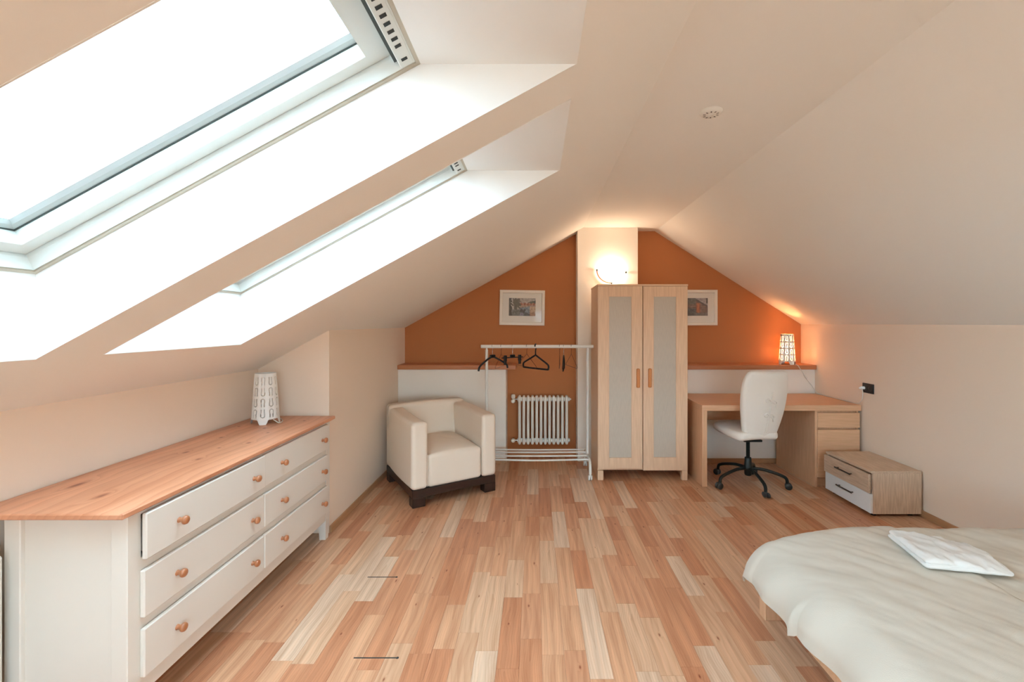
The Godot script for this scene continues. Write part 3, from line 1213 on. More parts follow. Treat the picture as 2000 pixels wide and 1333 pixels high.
func build_swivel_chair() -> void:
	var at := P(1.90, 0, 4.02)
	var t := thing("swivel_chair", "white slipcovered swivel chair with bow ties on a black five star base", "office chair", at)
	var st := new_st()
	var arms := [[0.0, 0.33], [0.0, 0.0]]
	var angs := [Vector2(0.0, 0.325), Vector2(-0.285, 0.10), Vector2(0.285, 0.115), Vector2(-0.17, -0.28), Vector2(0.19, -0.27)]
	for a in angs:
		var dir := Vector3(a.x, 0, a.y).normalized()
		var r := 0.315
		st = new_st()
		tube(st, smooth_path([dir * 0.03 + Vector3(0, 0.150, 0), dir * 0.12 + Vector3(0, 0.150, 0), dir * 0.22 + Vector3(0, 0.128, 0), dir * 0.285 + Vector3(0, 0.105, 0), dir * 0.305 + Vector3(0, 0.082, 0), dir * 0.308 + Vector3(0, 0.052, 0)], 5), 0.0135, 10)
		var lg := part("leg", st, M.black_metal, t)
		st = new_st()
		var sd := dir.cross(Vector3.UP)
		if absf(a.x) < 0.01:
			sd = Vector3(0.75, 0, 0.66)
		for s in [-1.0, 1.0]:
			var xf := Transform3D(Basis(dir, sd * s, dir.cross(sd * s)), dir * 0.318 + Vector3(0, 0.0285, 0) + sd * s * 0.006)
			lathe(st, [Vector2(0.0, 0.0), Vector2(0.0285, 0.0), Vector2(0.0285, 0.014), Vector2(0.024, 0.018), Vector2(0.0, 0.019)], 18, xf)
		tube(st, [dir * 0.308 + Vector3(0, 0.075, 0), dir * 0.316 + Vector3(0, 0.035, 0)], 0.010, 8)
		part("caster", st, M.wheel, lg)
	st = new_st()
	lathe(st, [Vector2(0.0, 0.085), Vector2(0.026, 0.085), Vector2(0.030, 0.095), Vector2(0.034, 0.135), Vector2(0.040, 0.140), Vector2(0.040, 0.168), Vector2(0.032, 0.176), Vector2(0.028, 0.24), Vector2(0.026, 0.245), Vector2(0.016, 0.246), Vector2(0.016, 0.42), Vector2(0.0, 0.42)], 20)
	bx(st, Vector3(-0.08, 0.405, -0.10), Vector3(0.08, 0.424, 0.10), 0.004)
	part("column", st, M.black_metal, t)
	# seat and back share a frame turned a little: local -z is the way the chair faces
	var turn := deg_to_rad(11.0)
	var bs := Basis(Vector3.UP, turn)
	st = new_st()
	var seat_shape := func(p: Vector3) -> Vector3:
		var f := clampf((p.z + 0.22) / 0.44, 0.0, 1.0)
		p.x *= lerpf(0.97, 1.0, f)
		p.x *= 1.0 - 0.16 * pow(absf(p.z) / 0.22, 4.0)
		p.y += 0.012 * (1.0 - pow(p.x / 0.21, 2.0))
		if p.y < 0.0:
			p.y *= 1.0 - 0.35 * pow(1.0 - f, 1.5)
		p.y += 0.012 * (1.0 - f)
		return p
	rbox(st, Vector3(0.42, 0.075, 0.44), 0.034, 8, Transform3D(bs, Vector3(0, 0.462, 0) + bs * Vector3(0, 0, -0.055)), seat_shape)
	part("seat", st, M.cover, t)
	st = new_st()
	var back_shape := func(p: Vector3) -> Vector3:
		var f := clampf((p.y + 0.2925) / 0.585, 0.0, 1.0)
		p.x *= 1.0 - 0.08 * pow(f, 3.0) - 0.36 * pow(1.0 - f, 2.4)
		p.x *= 1.0 - 0.20 * pow(clampf(f, 0, 1), 9.0)
		p.z += -0.9 * p.x * p.x - 0.10 * pow(1.0 - f, 2.0) * 0.6 + 0.05 * f
		p.z += 0.004 * sin(p.x * 60.0 + 1.0) * pow(1.0 - f, 3.0)
		return p
	var bxf := Transform3D(bs, Vector3(0, 0.745, 0) + bs * Vector3(0.028, 0, 0.185))
	rbox(st, Vector3(0.46, 0.585, 0.062), 0.030, 14, bxf, back_shape)
	var back := part("backrest", st, M.cover, t)
	# opening seam and two bows on the back of the cover
	var on := func(x: float, y: float, lift: float) -> Vector3:
		var q: Vector3 = back_shape.call(Vector3(x, y, 0.031))
		return bxf * (q + Vector3(0, 0, lift))
	for k in 2:
		st = new_st()
		var sx: float = [0.018, 0.030][k]
		tube(st, smooth_path([on.call(sx + 0.004, 0.05, 0.0), on.call(sx + 0.002, -0.05, 0.001), on.call(sx - 0.002 + k * 0.008, -0.15, 0.001), on.call(sx - 0.006 + k * 0.010, -0.245, 0.001)], 5), 0.0038, 6)
		part("seam", st, M.cover, back)
	for y0 in [0.035, -0.09]:
		st = new_st()
		tube(st, smooth_path([on.call(0.024, y0, 0.004), on.call(-0.012, y0 + 0.022, 0.010), on.call(-0.034, y0 + 0.006, 0.008), on.call(-0.014, y0 - 0.008, 0.008), on.call(0.024, y0, 0.005)], 5), 0.0058, 7)
		tube(st, smooth_path([on.call(0.024, y0, 0.004), on.call(0.05, y0 - 0.010, 0.010), on.call(0.075, y0 - 0.032, 0.009), on.call(0.088, y0 - 0.056, 0.006)], 5), 0.0058, 7)
		tube(st, smooth_path([on.call(0.024, y0, 0.004), on.call(0.048, y0 + 0.006, 0.012), on.call(0.078, y0 - 0.008, 0.010), on.call(0.070, y0 - 0.024, 0.009), on.call(0.03, y0 - 0.006, 0.006)], 5), 0.0050, 7)
		tube(st, smooth_path([on.call(0.024, y0, 0.004), on.call(0.028, y0 + 0.035, 0.004), on.call(0.026, y0 + 0.08, 0.004)], 5), 0.0038, 6)
		part("bow", st, M.cover, back)

func build_rack() -> void:
	var dm := 4.34
	var t := thing("clothes_rack", "white metal clothes rack on casters in front of the radiator", "clothes rack", P(0.02, 0, dm))
	var hx := 0.486
	var h := 1.217
	var st := new_st()
	tube(st, [Vector3(-hx - 0.055, h, 0), Vector3(hx + 0.055, h, 0)], 0.0165, 14)
	part("rail", st, M.white_metal, t)
	for s in [-1.0, 1.0]:
		st = new_st()
		if s < 0:
			tube(st, [Vector3(s * hx, 0.18, 0), Vector3(s * hx, h - 0.03, 0)], 0.014, 12)
			tube(st, [Vector3(s * hx, h - 0.035, 0), Vector3(s * hx, h, 0)], 0.009, 10)
		else:
			tube(st, [Vector3(s * hx, 0.18, 0), Vector3(s * hx, h - 0.02, 0)], 0.0125, 12)
			tube(st, [Vector3(s * hx, h - 0.03, 0), Vector3(s * hx, h, 0)], 0.009, 10)
		part("post", st, M.white_metal, t)
		st = new_st()
		tube(st, smooth_path([Vector3(s * hx, 0.055, 0.21), Vector3(s * hx, 0.12, 0.208), Vector3(s * hx, 0.158, 0.19), Vector3(s * hx, 0.172, 0.15), Vector3(s * hx, 0.175, 0.0), Vector3(s * hx, 0.172, -0.15), Vector3(s * hx, 0.158, -0.19), Vector3(s * hx, 0.12, -0.208), Vector3(s * hx, 0.055, -0.21)], 5), 0.0135, 10)
		part("foot_tube", st, M.white_metal, t)
		for zz in [0.21, -0.21]:
			st = new_st()
			for k in [-1.0, 1.0]:
				lathe(st, [Vector2(0.0, 0.0), Vector2(0.024, 0.0), Vector2(0.024, 0.012), Vector2(0.018, 0.016), Vector2(0.0, 0.017)], 16, Transform3D(Basis(Vector3(0, 0, 1), Vector3(k, 0, 0), Vector3(0, k, 0)), Vector3(s * hx + k * 0.003, 0.0245, zz)))
			tube(st, [Vector3(s * hx, 0.03, zz), Vector3(s * hx, 0.06, zz)], 0.006, 8)
			part("caster", st, M.white_metal, t)
	for zz in [-0.17, -0.08, 0.04, 0.155]:
		st = new_st()
		var bow: float = 0.010 if zz > 0.1 else 0.004
		tube(st, smooth_path([Vector3(-hx, 0.176, zz), Vector3(0, 0.176 - bow, zz), Vector3(hx, 0.176, zz)], 8), 0.0085, 10)
		part("shelf_bar", st, M.white_metal, t)
	# hangers on the rail
	var top := P(0, h + 0.0175, dm)
	var px := func(p: float) -> float: return (p - 1045.0) / F * dm
	# suit hanger
	var a := thing("suit_hanger", "black hanger with wide shoulders hanging beside the left post", "hanger", Vector3(px.call(962.0), top.y, top.z), deg_to_rad(52.0))
	st = new_st()
	var left := smooth_path([Vector3(0, -0.115, 0), Vector3(-0.06, -0.135, 0.0), Vector3(-0.15, -0.178, 0.006), Vector3(-0.19, -0.205, 0.012), Vector3(-0.203, -0.238, 0.014)], 6)
	tube(st, left, 0.0095, 8)
	var right := []
	for v in left:
		right.append(Vector3(-v.x, v.y, v.z))
	tube(st, right, 0.0095, 8)
	rbox(st, Vector3(0.07, 0.032, 0.022), 0.009, 2, Transform3D(Basis(), Vector3(0, -0.112, 0)))
	part("shoulders", st, M.black_plastic, a)
	hook(a, 0.0022, -0.095, M.chrome)
	# clip hanger
	a = thing("clip_hanger", "black trouser hanger with two clips on the clothes rack", "hanger", Vector3(px.call(1001.0), top.y, top.z), deg_to_rad(38.0))
	st = new_st()
	bx(st, Vector3(-0.125, -0.128, -0.004), Vector3(0.125, -0.118, 0.004), 0.002)
	bx(st, Vector3(-0.03, -0.125, -0.008), Vector3(0.03, -0.095, 0.008), 0.006)
	part("bar", st, M.black_plastic, a)
	for s in [-1.0, 1.0]:
		st = new_st()
		bx(st, Vector3(s * 0.085 - 0.014, -0.16, -0.013), Vector3(s * 0.085 + 0.014, -0.10, 0.013), 0.004)
		bx(st, Vector3(s * 0.085 - 0.012, -0.19, -0.009), Vector3(s * 0.085 + 0.012, -0.155, 0.009), 0.003)
		part("clip", st, M.black_plastic, a)
	hook(a, 0.0022, -0.095, M.chrome)
	# tubular hanger
	a = thing("tubular_hanger", "thick black tubular plastic hanger in the middle of the rail", "hanger", Vector3(px.call(1046.0), top.y, top.z), deg_to_rad(-48.0))
	st = new_st()
	tube(st, smooth_path([Vector3(0, -0.10, 0), Vector3(-0.09, -0.142, 0), Vector3(-0.165, -0.178, 0), Vector3(-0.182, -0.20, 0), Vector3(-0.175, -0.222, 0), Vector3(-0.15, -0.228, 0), Vector3(0.15, -0.228, 0), Vector3(0.175, -0.222, 0), Vector3(0.182, -0.20, 0), Vector3(0.165, -0.178, 0), Vector3(0.09, -0.142, 0), Vector3(0, -0.10, 0)], 5), 0.0085, 10)
	part("hoop", st, M.black_plastic, a)
	hook(a, 0.0065, -0.10, M.black_plastic)
	# black hanger seen edge on
	a = thing("strap_hanger", "black hanger turned edge on between wire hangers at right", "hanger", Vector3(px.call(1101.0), top.y, top.z), deg_to_rad(84.0))
	st = new_st()
	tube(st, smooth_path([Vector3(-0.19, -0.215, 0), Vector3(-0.15, -0.185, 0), Vector3(0, -0.105, 0), Vector3(0.15, -0.185, 0), Vector3(0.19, -0.215, 0)], 5), 0.007, 8)
	tube(st, [Vector3(-0.16, -0.19, 0), Vector3(-0.15, -0.24, 0), Vector3(0.15, -0.24, 0), Vector3(0.16, -0.19, 0)], 0.006, 8)
	part("shoulders", st, M.black_plastic, a)
	hook(a, 0.0022, -0.10, M.chrome)
	# wire hangers
	var wl := [
		[979.0, 78.0, "thin wire hanger between the suit hanger and the clip hanger"],
		[1029.0, -62.0, "thin wire hanger just left of the thick tubular hanger"],
		[1093.0, 86.0, "thin wire hanger just left of the edge on black hanger"],
		[1116.0, -79.0, "rightmost thin wire hanger on the clothes rack"]]
	var first: Node3D = null
	for w in wl:
		var g: Node3D
		if first == null:
			g = thing("wire_hanger", w[2], "hanger", Vector3(px.call(w[0]), top.y, top.z), deg_to_rad(w[1]), "wire hangers on the clothes rack")
			st = new_st()
			tube(st, [Vector3(0, -0.09, 0), Vector3(-0.19, -0.195, 0), Vector3(-0.2, -0.205, 0), Vector3(-0.19, -0.212, 0), Vector3(0.19, -0.212, 0), Vector3(0.2, -0.205, 0), Vector3(0.19, -0.195, 0), Vector3(0, -0.09, 0)], 0.0019, 6)
			part("hoop", st, M.wire, g)
			hook(g, 0.0019, -0.09, M.wire)
			first = g
		else:
			g = first.duplicate()
			g.name = numbered("wire_hanger")
			add_child(g)
			g.position = Vector3(px.call(w[0]), top.y, top.z)
			g.rotation.y = deg_to_rad(w[1])
			(g.get_node("hook") as Node3D).rotation.y = PI / 2.0 * 0.85 - g.rotation.y
			g.set_meta("label", w[2])

func hook(parent: Node3D, r: float, foot: float, m: Material) -> void:
	# hook over the rail; the rail's axis crosses the hanger's own z when it hangs square
	var st := new_st()
	var big := 0.0185 + r
	var cy := r - big - 0.0005
	var pts := [Vector3(0, foot - 0.002, 0)]
	pts.append(Vector3(0, cy - big - 0.014, 0))
	pts.append(Vector3(big * 0.45, cy - big * 0.98, 0))
	for k in 9:
		var a := -0.75 + k * 0.48
		pts.append(Vector3(cos(a) * big, cy + sin(a) * big, 0))
	tube(st, smooth_path(pts, 3), r, 8)
	var hk := part("hook", st, m, parent)
	# the hook itself stays square to the rail
	hk.rotation.y = PI / 2.0 * 0.85 - parent.rotation.y

func build_radiators() -> void:
	var t := thing("radiator", "white column radiator of twelve sections on the brown wall", "radiator", P(-0.186, 0, 4.775))
	var pitch := 0.0452
	var y0 := 0.165
	var y1 := 0.672
	for i in 12:
		var st := new_st()
		var x := pitch * (i + 0.5)
		for zz in [0.03, -0.03]:
			tube(st, smooth_path([Vector3(x, y0 + 0.012, zz * 0.7), Vector3(x, y0 + 0.05, zz), Vector3(x, y1 - 0.05, zz), Vector3(x, y1 - 0.012, zz * 0.7)], 3), 0.0145, 12)
		for yy in [y0 + 0.036, y1 - 0.036]:
			rbox(st, Vector3(0.030, 0.074, 0.085), 0.014, 2, Transform3D(Basis(), Vector3(x, yy, 0)))
			lathe(st, [Vector2(0.022, -pitch / 2.0), Vector2(0.022, pitch / 2.0)], 14, Transform3D(Basis(Vector3.UP, Vector3.RIGHT, Vector3.BACK), Vector3(x, yy, 0)))
		part("section", st, M.white_radiator, t)
	for k in 2:
		var yy: float = [y1 - 0.036, y0 + 0.036][k]
		var st := new_st()
		tube(st, [Vector3(0.005, yy, 0), Vector3(-0.05, yy, 0)], 0.009, 10)
		tube(st, [Vector3(-0.045, yy, 0.012), Vector3(-0.045, yy, -0.083)], 0.008, 10)
		part("pipe", st, M.chrome, t)
		st = new_st()
		if k == 0:
			lathe(st, [Vector2(0.0, 0.042), Vector2(0.018, 0.038), Vector2(0.022, 0.022), Vector2(0.020, 0.004), Vector2(0.012, -0.008), Vector2(0.0, -0.010)], 16, Transform3D(Basis(Vector3.RIGHT, Vector3.UP, Vector3.BACK), Vector3(-0.045, yy + 0.012, 0.006)))
		rbox(st, Vector3(0.044, 0.044, 0.044), 0.021, 3, Transform3D(Basis(), Vector3(-0.045, yy - (0.018 if k == 0 else 0.0), 0.014)))
		part("valve", st, M.white_radiator, t)
	var st2 := new_st()
	lathe(st2, [Vector2(0.0, 0.028), Vector2(0.008, 0.024), Vector2(0.01, 0.014), Vector2(0.02, 0.012), Vector2(0.02, 0.0)], 14, Transform3D(Basis(Vector3.UP, Vector3.RIGHT, Vector3.BACK), Vector3(pitch * 12.0, y1 - 0.036, 0)))
	part("end_plug", st2, M.white_radiator, t)
	st2 = new_st()
	lathe(st2, [Vector2(0.0, 0.014), Vector2(0.018, 0.012), Vector2(0.02, 0.0)], 14, Transform3D(Basis(Vector3.UP, Vector3.RIGHT, Vector3.BACK), Vector3(pitch * 12.0, y0 + 0.036, 0)))
	part("end_plug", st2, M.white_radiator, t)
	# panel radiator at the very left edge
	var p := thing("panel_radiator", "white panel radiator edge at the lower left, beside the dresser", "radiator", P(WALL_L + 0.004, 0, 1.50))
	st2 = new_st()
	rbox(st2, Vector3(0.06, 0.60, 0.74), 0.018, 2, Transform3D(Basis(), Vector3(0.101, 0.375, 0.37)))
	part("panel", st2, M.white_radiator, p)
	st2 = new_st()
	bx(st2, Vector3(0.0, 0.5, 0.08), Vector3(0.0705, 0.54, 0.11), 0.001)
	part("bracket", st2, M.white_radiator, p)
	st2 = new_st()
	bx(st2, Vector3(0.0, 0.5, 0.6), Vector3(0.0705, 0.54, 0.63), 0.001)
	part("bracket", st2, M.white_radiator, p)

func build_pictures() -> void:
	picture(P(-0.139, 1.609, 4.888), 0.488, 0.38, 0, "white framed picture of a tree lined river hanging above the clothes rack", deg_to_rad(-0.9))
	picture(P(1.727, 1.610, 4.888), 0.488, 0.385, 1, "white framed picture of a lit street half hidden by the wardrobe", 0.0)

func picture(at: Vector3, w: float, h: float, which: int, label: String, roll: float) -> void:
	var t := thing("framed_picture", label, "picture", at, 0.0, "")
	t.rotation.z = roll
	var st := new_st()
	var fw := 0.034
	# mitred frame facing +z
	var xf := Transform3D(Basis(Vector3.RIGHT, Vector3.BACK, Vector3.DOWN), Vector3.ZERO)
	rect_frame(st, -w / 2, w / 2, -h / 2, h / 2, [Vector2(0, 0.0), Vector2(0, 0.024), Vector2(0.003, 0.027), Vector2(fw - 0.006, 0.025), Vector2(fw, 0.015), Vector2(fw, 0.0)], xf)
	part("frame", st, M.frame_white, t)
	var pw := 0.288
	var ph := 0.192
	var oy := 0.008
	st = new_st()
	var ox := w / 2 - fw + 0.004
	var oz := h / 2 - fw + 0.004
	bx(st, Vector3(-ox, -oz, 0.006), Vector3(-pw / 2, oz, 0.009))
	bx(st, Vector3(pw / 2, -oz, 0.006), Vector3(ox, oz, 0.009))
	bx(st, Vector3(-pw / 2, ph / 2 + oy, 0.006), Vector3(pw / 2, oz, 0.009))
	bx(st, Vector3(-pw / 2, -oz, 0.006), Vector3(pw / 2, -ph / 2 + oy, 0.009))
	part("mount", st, M.mat_board, t)
	st = new_st()
	st.set_smooth_group(0xFFFFFFFF)
	var c := [Vector3(-pw / 2 - 0.003, ph / 2 + oy + 0.003, 0.005), Vector3(pw / 2 + 0.003, ph / 2 + oy + 0.003, 0.005), Vector3(pw / 2 + 0.003, -ph / 2 + oy - 0.003, 0.005), Vector3(-pw / 2 - 0.003, -ph / 2 + oy - 0.003, 0.005)]
	var uv := [Vector2(0, 0), Vector2(1, 0), Vector2(1, 1), Vector2(0, 1)]
	for i in [0, 1, 2, 0, 2, 3]:
		st.set_uv(uv[i])
		st.add_vertex(c[i])
	var pm := mat(Color.WHITE, 0.7)
	pm.albedo_texture = print_image(which)
	part("print", st, pm, t)
	st = new_st()
	bx(st, Vector3(-w / 2 + fw, -h / 2 + fw, 0.001), Vector3(w / 2 - fw, h / 2 - fw, 0.004))
	part("backing", st, M.mat_board, t)
	st = new_st()
	bx(st, Vector3(-w / 2 + fw - 0.003, -h / 2 + fw - 0.003, 0.011), Vector3(w / 2 - fw + 0.003, h / 2 - fw + 0.003, 0.013))
	part("glass", st, M.picture_glass, t)

func print_image(which: int) -> ImageTexture:
	var w := 192
	var h := 128
	var n := FastNoiseLite.new()
	n.seed = 50 + which
	n.frequency = 0.05
	n.fractal_octaves = 4
	var img := Image.create(w, h, false, Image.FORMAT_RGB8)
	for y in h:
		var v := float(y) / h
		for x in w:
			var u := float(x) / w
			var k := n.get_noise_2d(x, y)
			var k2 := n.get_noise_2d(x * 3.0 + 500.0, y * 3.0)
			var c: Color
			if which == 0:
				c = col("b9b2ab").lerp(col("c9beb2"), v * 2.0)               # sky
				if v > 0.24 - 0.12 * (u - 0.7) / 0.3 and u > 0.7:
					c = col("4f5a4d")                                        # far hill
				if v > 0.24 + 0.06 * absf(sin(u * 21.0)) and u > 0.42:
					c = col("a4553c") if fposmod(u * 9.0, 1.0) < 0.6 else col("c08f70")   # roofs and walls
					if v > 0.40:
						c = col("c9a98e") if fposmod(u * 17.0 + v * 3.0, 1.0) < 0.7 else col("6d5a50")
				if v > 0.46 + 0.25 * (0.75 - u) and u > 0.4 and u < 0.8:
					c = col("8394a0")                                        # water
				if v > 0.47 and u > 0.78:
					c = col("d9b38d").lerp(col("8f5d3e"), clampf((v - 0.6) * 2.0, 0, 1))
				if u - 0.78 < 0.0 and v > 0.98 - 0.6 * (0.95 - u) and u > 0.45 and v > 0.65:
					c = col("4a4f59")
				if v > 0.62 and u < 0.45:
					c = col("6d716a")
				var tr := Vector2((u - 0.29) / 0.15, (v - 0.30) / 0.32).length()
				if tr + k * 0.5 < 1.0:
					c = col("5b5546")
				if u + k * 0.06 < 0.11:
					c = col("484339")
				if Vector2((u - 0.52) / 0.11, (v - 0.70) / 0.09).length() + k * 0.5 < 1.0:
					c = col("33302c")
				if Vector2((u - 0.48) / 0.07, (v - 0.9) / 0.09).length() < 1.0:
					c = col("8f8a9a")
			else:
				c = col("a79c98").lerp(col("b8aaa0"), v)
				if v > 0.05 + 0.85 * (u - 0.55) and u < 0.98:
					c = col("3f3a36")                                        # roofs
				if v > 0.17 + 0.75 * (u - 0.55):
					c = col("7d5b4c")                                        # fronts
					if fposmod(u * 24.0, 1.0) < 0.4 and fposmod(v * 8.0, 1.0) < 0.5:
						c = col("4b3a34")
				if u > 0.56 and u < 0.72 and v > 0.28 and v < 0.84:
					c = col("c8682f").lerp(col("7a3d26"), absf(u - 0.64) * 9.0)
				if u < 0.55 and v > 0.58:
					c = col("3b3e40")
				if u < 0.55 and v < 0.35:
					c = col("57554f")
				if v > 0.82:
					c = col("6a5f5b") if u > 0.5 else col("403d39")
				if u > 0.93 and v < 0.3:
					c = col("2f2a28")
			c = c.lightened(maxf(k * 0.35 + k2 * 0.2, 0.0)).darkened(maxf(-k * 0.35 - k2 * 0.2, 0.0))
			img.set_pixel(x, y, c)
	return ImageTexture.create_from_image(img)

# conical punched shade: slots are left out of a fine grid, with thickness
func shade_mesh() -> Mesh:
	var na := 200
	var nh := 132
	var h := 0.315
	var r0 := 0.0815
	var r1 := 0.060
	var th := 0.0012
	var cols := 10
	var hole := []
	for j in nh:
		var row := PackedByteArray()
		row.resize(na)
		var y := (j + 0.5) / nh * h
		for i in na:
			var a := float(i) / na
			var cut := false
			# scalloped foot: four feet
			var f := absf(fposmod(a * 4.0, 1.0) - 0.5) * 2.0     # 0 in mid gap .. 1 at foot
			if y < 0.030 * (1.0 - smoothstep(0.45, 0.75, f)):
				cut = true
			# rows of tongue outlines
			var yy := y - 0.036
			var rh := 0.0665
			if yy > 0.0 and yy < rh * 4.0:
				var r := int(yy / rh)
				var vy := fposmod(yy, rh)
				var ca := a * cols + 0.25 * (r % 2) * 0.0
				var c := int(ca)
				var ux := (fposmod(ca, 1.0) - 0.5) * (TAU * 0.07 / cols)   # metres across
				if (c + r) % 2 == 1:
					vy = rh - vy
				# U outline closed at the bottom of the cell: straight arms, round end
				var hw := 0.0105
				var p := Vector2(ux, vy - 0.020)
				var dist: float
				if p.y < 0.0:
					dist = absf(p.length() - hw)
				else:
					dist = absf(absf(p.x) - (hw - 0.0035 * smoothstep(0.0, 0.03, p.y)))
				if dist < 0.0020 and vy > 0.004 and vy < rh - 0.008:
					cut = true
			row[i] = 1 if cut else 0
		hole.append(row)
	var st := new_st()
	var pt := func(i: int, j: int, inset: float) -> Vector3:
		var t := float(j) / nh
		var r := lerpf(r0, r1, t) - inset
		var a := TAU * i / na
		return Vector3(cos(a) * r, t * h, sin(a) * r)
	for j in nh:
		for i in na:
			if hole[j][i] == 1:
				continue
			var i2 := i + 1
			st.set_smooth_group(1)
			quad(st, pt.call(i, j, 0.0), pt.call(i, j + 1, 0.0), pt.call(i2, j + 1, 0.0), pt.call(i2, j, 0.0))
			st.set_smooth_group(2)
			quad(st, pt.call(i, j, th), pt.call(i2, j, th), pt.call(i2, j + 1, th), pt.call(i, j + 1, th))
			st.set_smooth_group(0xFFFFFFFF)
			if j == 0 or hole[j - 1][i] == 1:
				quad(st, pt.call(i, j, 0.0), pt.call(i2, j, 0.0), pt.call(i2, j, th), pt.call(i, j, th))
			if j == nh - 1 or hole[j + 1][i] == 1:
				quad(st, pt.call(i, j + 1, 0.0), pt.call(i, j + 1, th), pt.call(i2, j + 1, th), pt.call(i2, j + 1, 0.0))
			if hole[j][(i + 1) % na] == 1:
				quad(st, pt.call(i2, j, 0.0), pt.call(i2, j + 1, 0.0), pt.call(i2, j + 1, th), pt.call(i2, j, th))
			if hole[j][(i - 1 + na) % na] == 1:
				quad(st, pt.call(i, j, 0.0), pt.call(i, j, th), pt.call(i, j + 1, th), pt.call(i, j + 1, 0.0))
	st.generate_normals()
	return st.commit()

func build_lamps() -> void:
	var mesh := shade_mesh()
	for k in 2:
		var at: Vector3 = [P(-1.71, 0.8102, 2.86), P(2.638, 1.0122, 4.715)][k]
		var t := thing("table_lamp", ["unlit white punched table lamp on the pine topped dresser", "glowing white punched table lamp on the ledge above the desk"][k], "lamp", at, [deg_to_rad(20.0), deg_to_rad(5.0)][k])
		inst("lamp_shade", mesh, M.shade, t)
		var st := new_st()
		lathe(st, [Vector2(0.0, 0.036), Vector2(0.0775, 0.036), Vector2(0.0775, 0.040), Vector2(0.0, 0.040)], 24)
		lathe(st, [Vector2(0.0185, 0.040), Vector2(0.0185, 0.095), Vector2(0.0, 0.095)], 16)
		part("socket", st, M.white_metal, t)
		st = new_st()
		lathe(st, [Vector2(0.012, 0.095), Vector2(0.013, 0.11), Vector2(0.026, 0.135), Vector2(0.030, 0.155), Vector2(0.026, 0.175), Vector2(0.013, 0.187), Vector2(0.0, 0.19)], 20)
		var bulb_mat := mat(col("fff2dc"), 0.4)
		if k == 1:
			bulb_mat.emission_enabled = true
			bulb_mat.emission = Color(1.0, 0.92, 0.78)
			bulb_mat.emission_energy_multiplier = 8.0
		part("bulb", st, bulb_mat, t)
		if k == 1:
			var l := OmniLight3D.new()
			l.name = "lamp_light"
			l.position = Vector3(0, 0.155, 0)
			l.light_color = Color(1.0, 0.68, 0.42)
			l.light_energy = 0.22
			l.omni_range = 9.0
			l.omni_attenuation = 2.0
			l.light_size = 0.03
			l.shadow_enabled = true
			t.add_child(l)
	# wall sconce on the chimney breast: frosted half bowl with a copper strap
	var s := thing("wall_sconce", "lit frosted glass half bowl wall lamp with copper strap above the wardrobe", "lamp", P(0.795, 1.99, 4.699))
	var r := 0.145
	var hgt := 0.125
	var st := new_st()
	st.set_smooth_group(1)
	var nu := 28
	var nv := 12
	var bowl := func(i: int, j: int, inset: float) -> Vector3:
		var a := PI * i / nu
		var b := PI / 2.0 * j / nv
		return Vector3(-cos(a) * (r - inset) * cos(b), -sin(b) * (hgt - inset), maxf(sin(a) * (r - inset) * 0.8 * cos(b), 0.003))
	for i in nu:
		for j in nv:
			st.set_smooth_group(1)
			quad(st, bowl.call(i, j, 0.0), bowl.call(i + 1, j, 0.0), bowl.call(i + 1, j + 1, 0.0), bowl.call(i, j + 1, 0.0))
			st.set_smooth_group(2)
			quad(st, bowl.call(i, j, 0.005), bowl.call(i, j + 1, 0.005), bowl.call(i + 1, j + 1, 0.005), bowl.call(i + 1, j, 0.005))
		st.set_smooth_group(0xFFFFFFFF)
		quad(st, bowl.call(i, 0, 0.0), bowl.call(i, 0, 0.005), bowl.call(i + 1, 0, 0.005), bowl.call(i + 1, 0, 0.0))
	var bm := mat(col("fbf6ee"), 0.5)
	bm.backlight_enabled = true
	bm.backlight = Color(0.7, 0.66, 0.6)
	bm.emission_enabled = true
	bm.emission = Color(1.0, 0.95, 0.88)
	bm.emission_energy_multiplier = 0.9
	part("glass_bowl", st, bm, s)
	st = new_st()
	var copper := mat(col("a05a38"), 0.5, 0.3)
	var pts := []
	for k in 13:
		var b := PI / 2.0 * k / 12.0
		pts.append(Vector3(-(r + 0.006) * cos(b), -sin(b) * (hgt + 0.006), 0.018))
	tube(st, pts, 0.0065, 8)
	part("strap", st, copper, s)
	for p in [Vector3(-r - 0.006, 0.004, 0.018), Vector3(0.0, -hgt - 0.008, 0.02), Vector3(r + 0.004, -0.02, 0.02)]:
		st = new_st()
		lathe(st, [Vector2(0.0, 0.010), Vector2(0.007, 0.008), Vector2(0.010, 0.0), Vector2(0.007, -0.008), Vector2(0.0, -0.010)], 12, Transform3D(Basis(), p))
		part("knob", st, M.black_metal, s)
	st = new_st()
	lathe(st, [Vector2(0.0, -0.035), Vector2(0.012, -0.03), Vector2(0.02, -0.01), Vector2(0.02, 0.005), Vector2(0.010, 0.02), Vector2(0.0, 0.024)], 16, Transform3D(Basis(), Vector3(0, -0.03, 0.06)))
	var bulb := mat(col("fff4e4"), 0.4)
	bulb.emission_enabled = true
	bulb.emission = Color(1.0, 0.95, 0.88)
	bulb.emission_energy_multiplier = 7.0
	part("bulb", st, bulb, s)
	var l2 := OmniLight3D.new()
	l2.name = "sconce_light"
	l2.position = Vector3(0, -0.025, 0.06)
	l2.light_color = Color(1.0, 0.92, 0.82)
	l2.light_energy = 0.12
	l2.omni_range = 9.0
	l2.omni_attenuation = 2.0
	l2.light_size = 0.03
	l2.shadow_enabled = true
	s.add_child(l2)

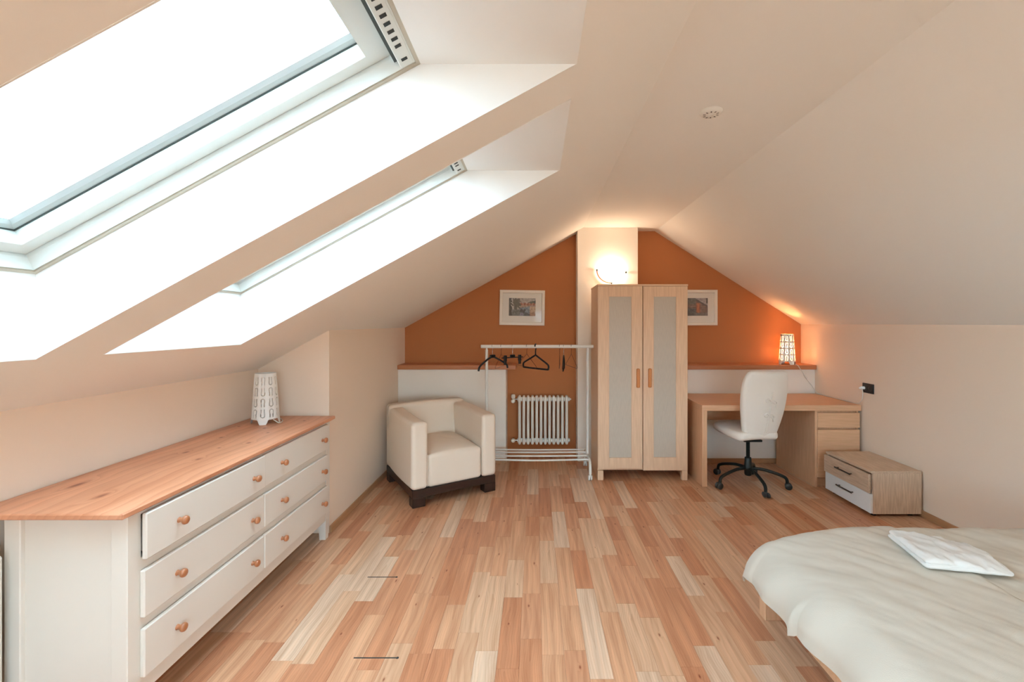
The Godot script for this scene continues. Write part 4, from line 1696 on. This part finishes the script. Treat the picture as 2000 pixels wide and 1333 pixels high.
func build_small_things() -> void:
	# round ceiling vent
	var t := thing("ceiling_vent", "round white vent with small holes on the flat ceiling", "vent", P(0.83, CEIL, 2.126))
	var st := new_st()
	lathe(st, [Vector2(0.0, -0.016), Vector2(0.034, -0.016), Vector2(0.044, -0.013), Vector2(0.052, -0.004), Vector2(0.053, 0.0)], 36)
	part("cover", st, M.white_metal, t)
	for k in 10:
		var a := TAU * k / 10.0
		st = new_st()
		bx(st, Vector3(-0.006, -0.0165, -0.0035), Vector3(0.006, -0.014, 0.0035), 0.001, Transform3D(Basis(Vector3.UP, a), Vector3(cos(a) * 0.030, 0, -sin(a) * 0.030)))
		part("slot", st, M.steel, t)
	st = new_st()
	lathe(st, [Vector2(0.0, -0.019), Vector2(0.012, -0.018), Vector2(0.014, -0.0155)], 18)
	part("centre_cap", st, M.white_metal, t)
	# black double socket with a white plug
	var s := thing("wall_socket", "black double wall socket with rounded corners on the right wall above the desk", "socket", P(WALL_R, 0.878, 3.893))
	st = new_st()
	rbox(st, Vector3(0.012, 0.084, 0.128), 0.0055, 3, Transform3D(Basis(), Vector3(-0.0065, 0, 0)))
	part("plate", st, M.black_plastic, s)
	for k in [-1.0, 1.0]:
		st = new_st()
		lathe(st, [Vector2(0.021, 0.0), Vector2(0.021, 0.003), Vector2(0.019, 0.003), Vector2(0.018, 0.0), Vector2(0.0, -0.001)], 20, Transform3D(Basis(Vector3.UP, Vector3.LEFT, Vector3.FORWARD), Vector3(-0.0125, 0, k * 0.031)))
		part("outlet", st, M.seal, s)
	# lamp cable with plug and inline switch
	var lamp: Node3D = get_node("table_lamp_001")
	var c := Node3D.new()
	c.name = "power_cord"
	lamp.add_child(c)
	c.transform = lamp.transform.affine_inverse()
	st = new_st()
	tube(st, smooth_path([P(2.66, 1.0165, 4.66), P(2.675, 1.0175, 4.625), P(2.69, 1.005, 4.604), P(2.70, 0.985, 4.602), P(2.735, 0.945, 4.61), P(2.79, 0.87, 4.632), P(2.845, 0.80, 4.63), P(2.872, 0.735, 4.60), P(2.868, 0.7265, 4.50), P(2.865, 0.7265, 4.2), P(2.862, 0.7265, 4.02), P(2.865, 0.76, 3.955), P(2.862, 0.83, 3.935), P(2.852, 0.872, 3.93)], 6), 0.0032, 7)
	part("cord", st, M.cable, c)
	st = new_st()
	rbox(st, Vector3(0.018, 0.055, 0.014), 0.006, 2, Transform3D(Basis(Vector3.BACK, 0.6), P(2.775, 0.893, 4.622)))
	part("switch", st, M.cable, c)
	st = new_st()
	tube(st, [P(2.868, 0.878, 3.925), P(2.835, 0.878, 3.926)], 0.013, 12)
	tube(st, [P(2.835, 0.878, 3.926), P(2.825, 0.872, 3.928)], 0.007, 10)
	part("plug", st, M.white_lacquer, c)
	# cable of the lamp on the dresser
	st = new_st()
	tube(st, smooth_path([P(-1.655, 0.838, 2.84), P(-1.628, 0.826, 2.83), P(-1.612, 0.8135, 2.84), P(-1.625, 0.8135, 2.90), P(-1.70, 0.8135, 2.99), P(-1.80, 0.8135, 3.03), P(-1.885, 0.8135, 3.04)], 6), 0.003, 7)
	var other: Node3D = get_node("table_lamp")
	part("power_cord", st, M.cable, other).transform = other.transform.affine_inverse()
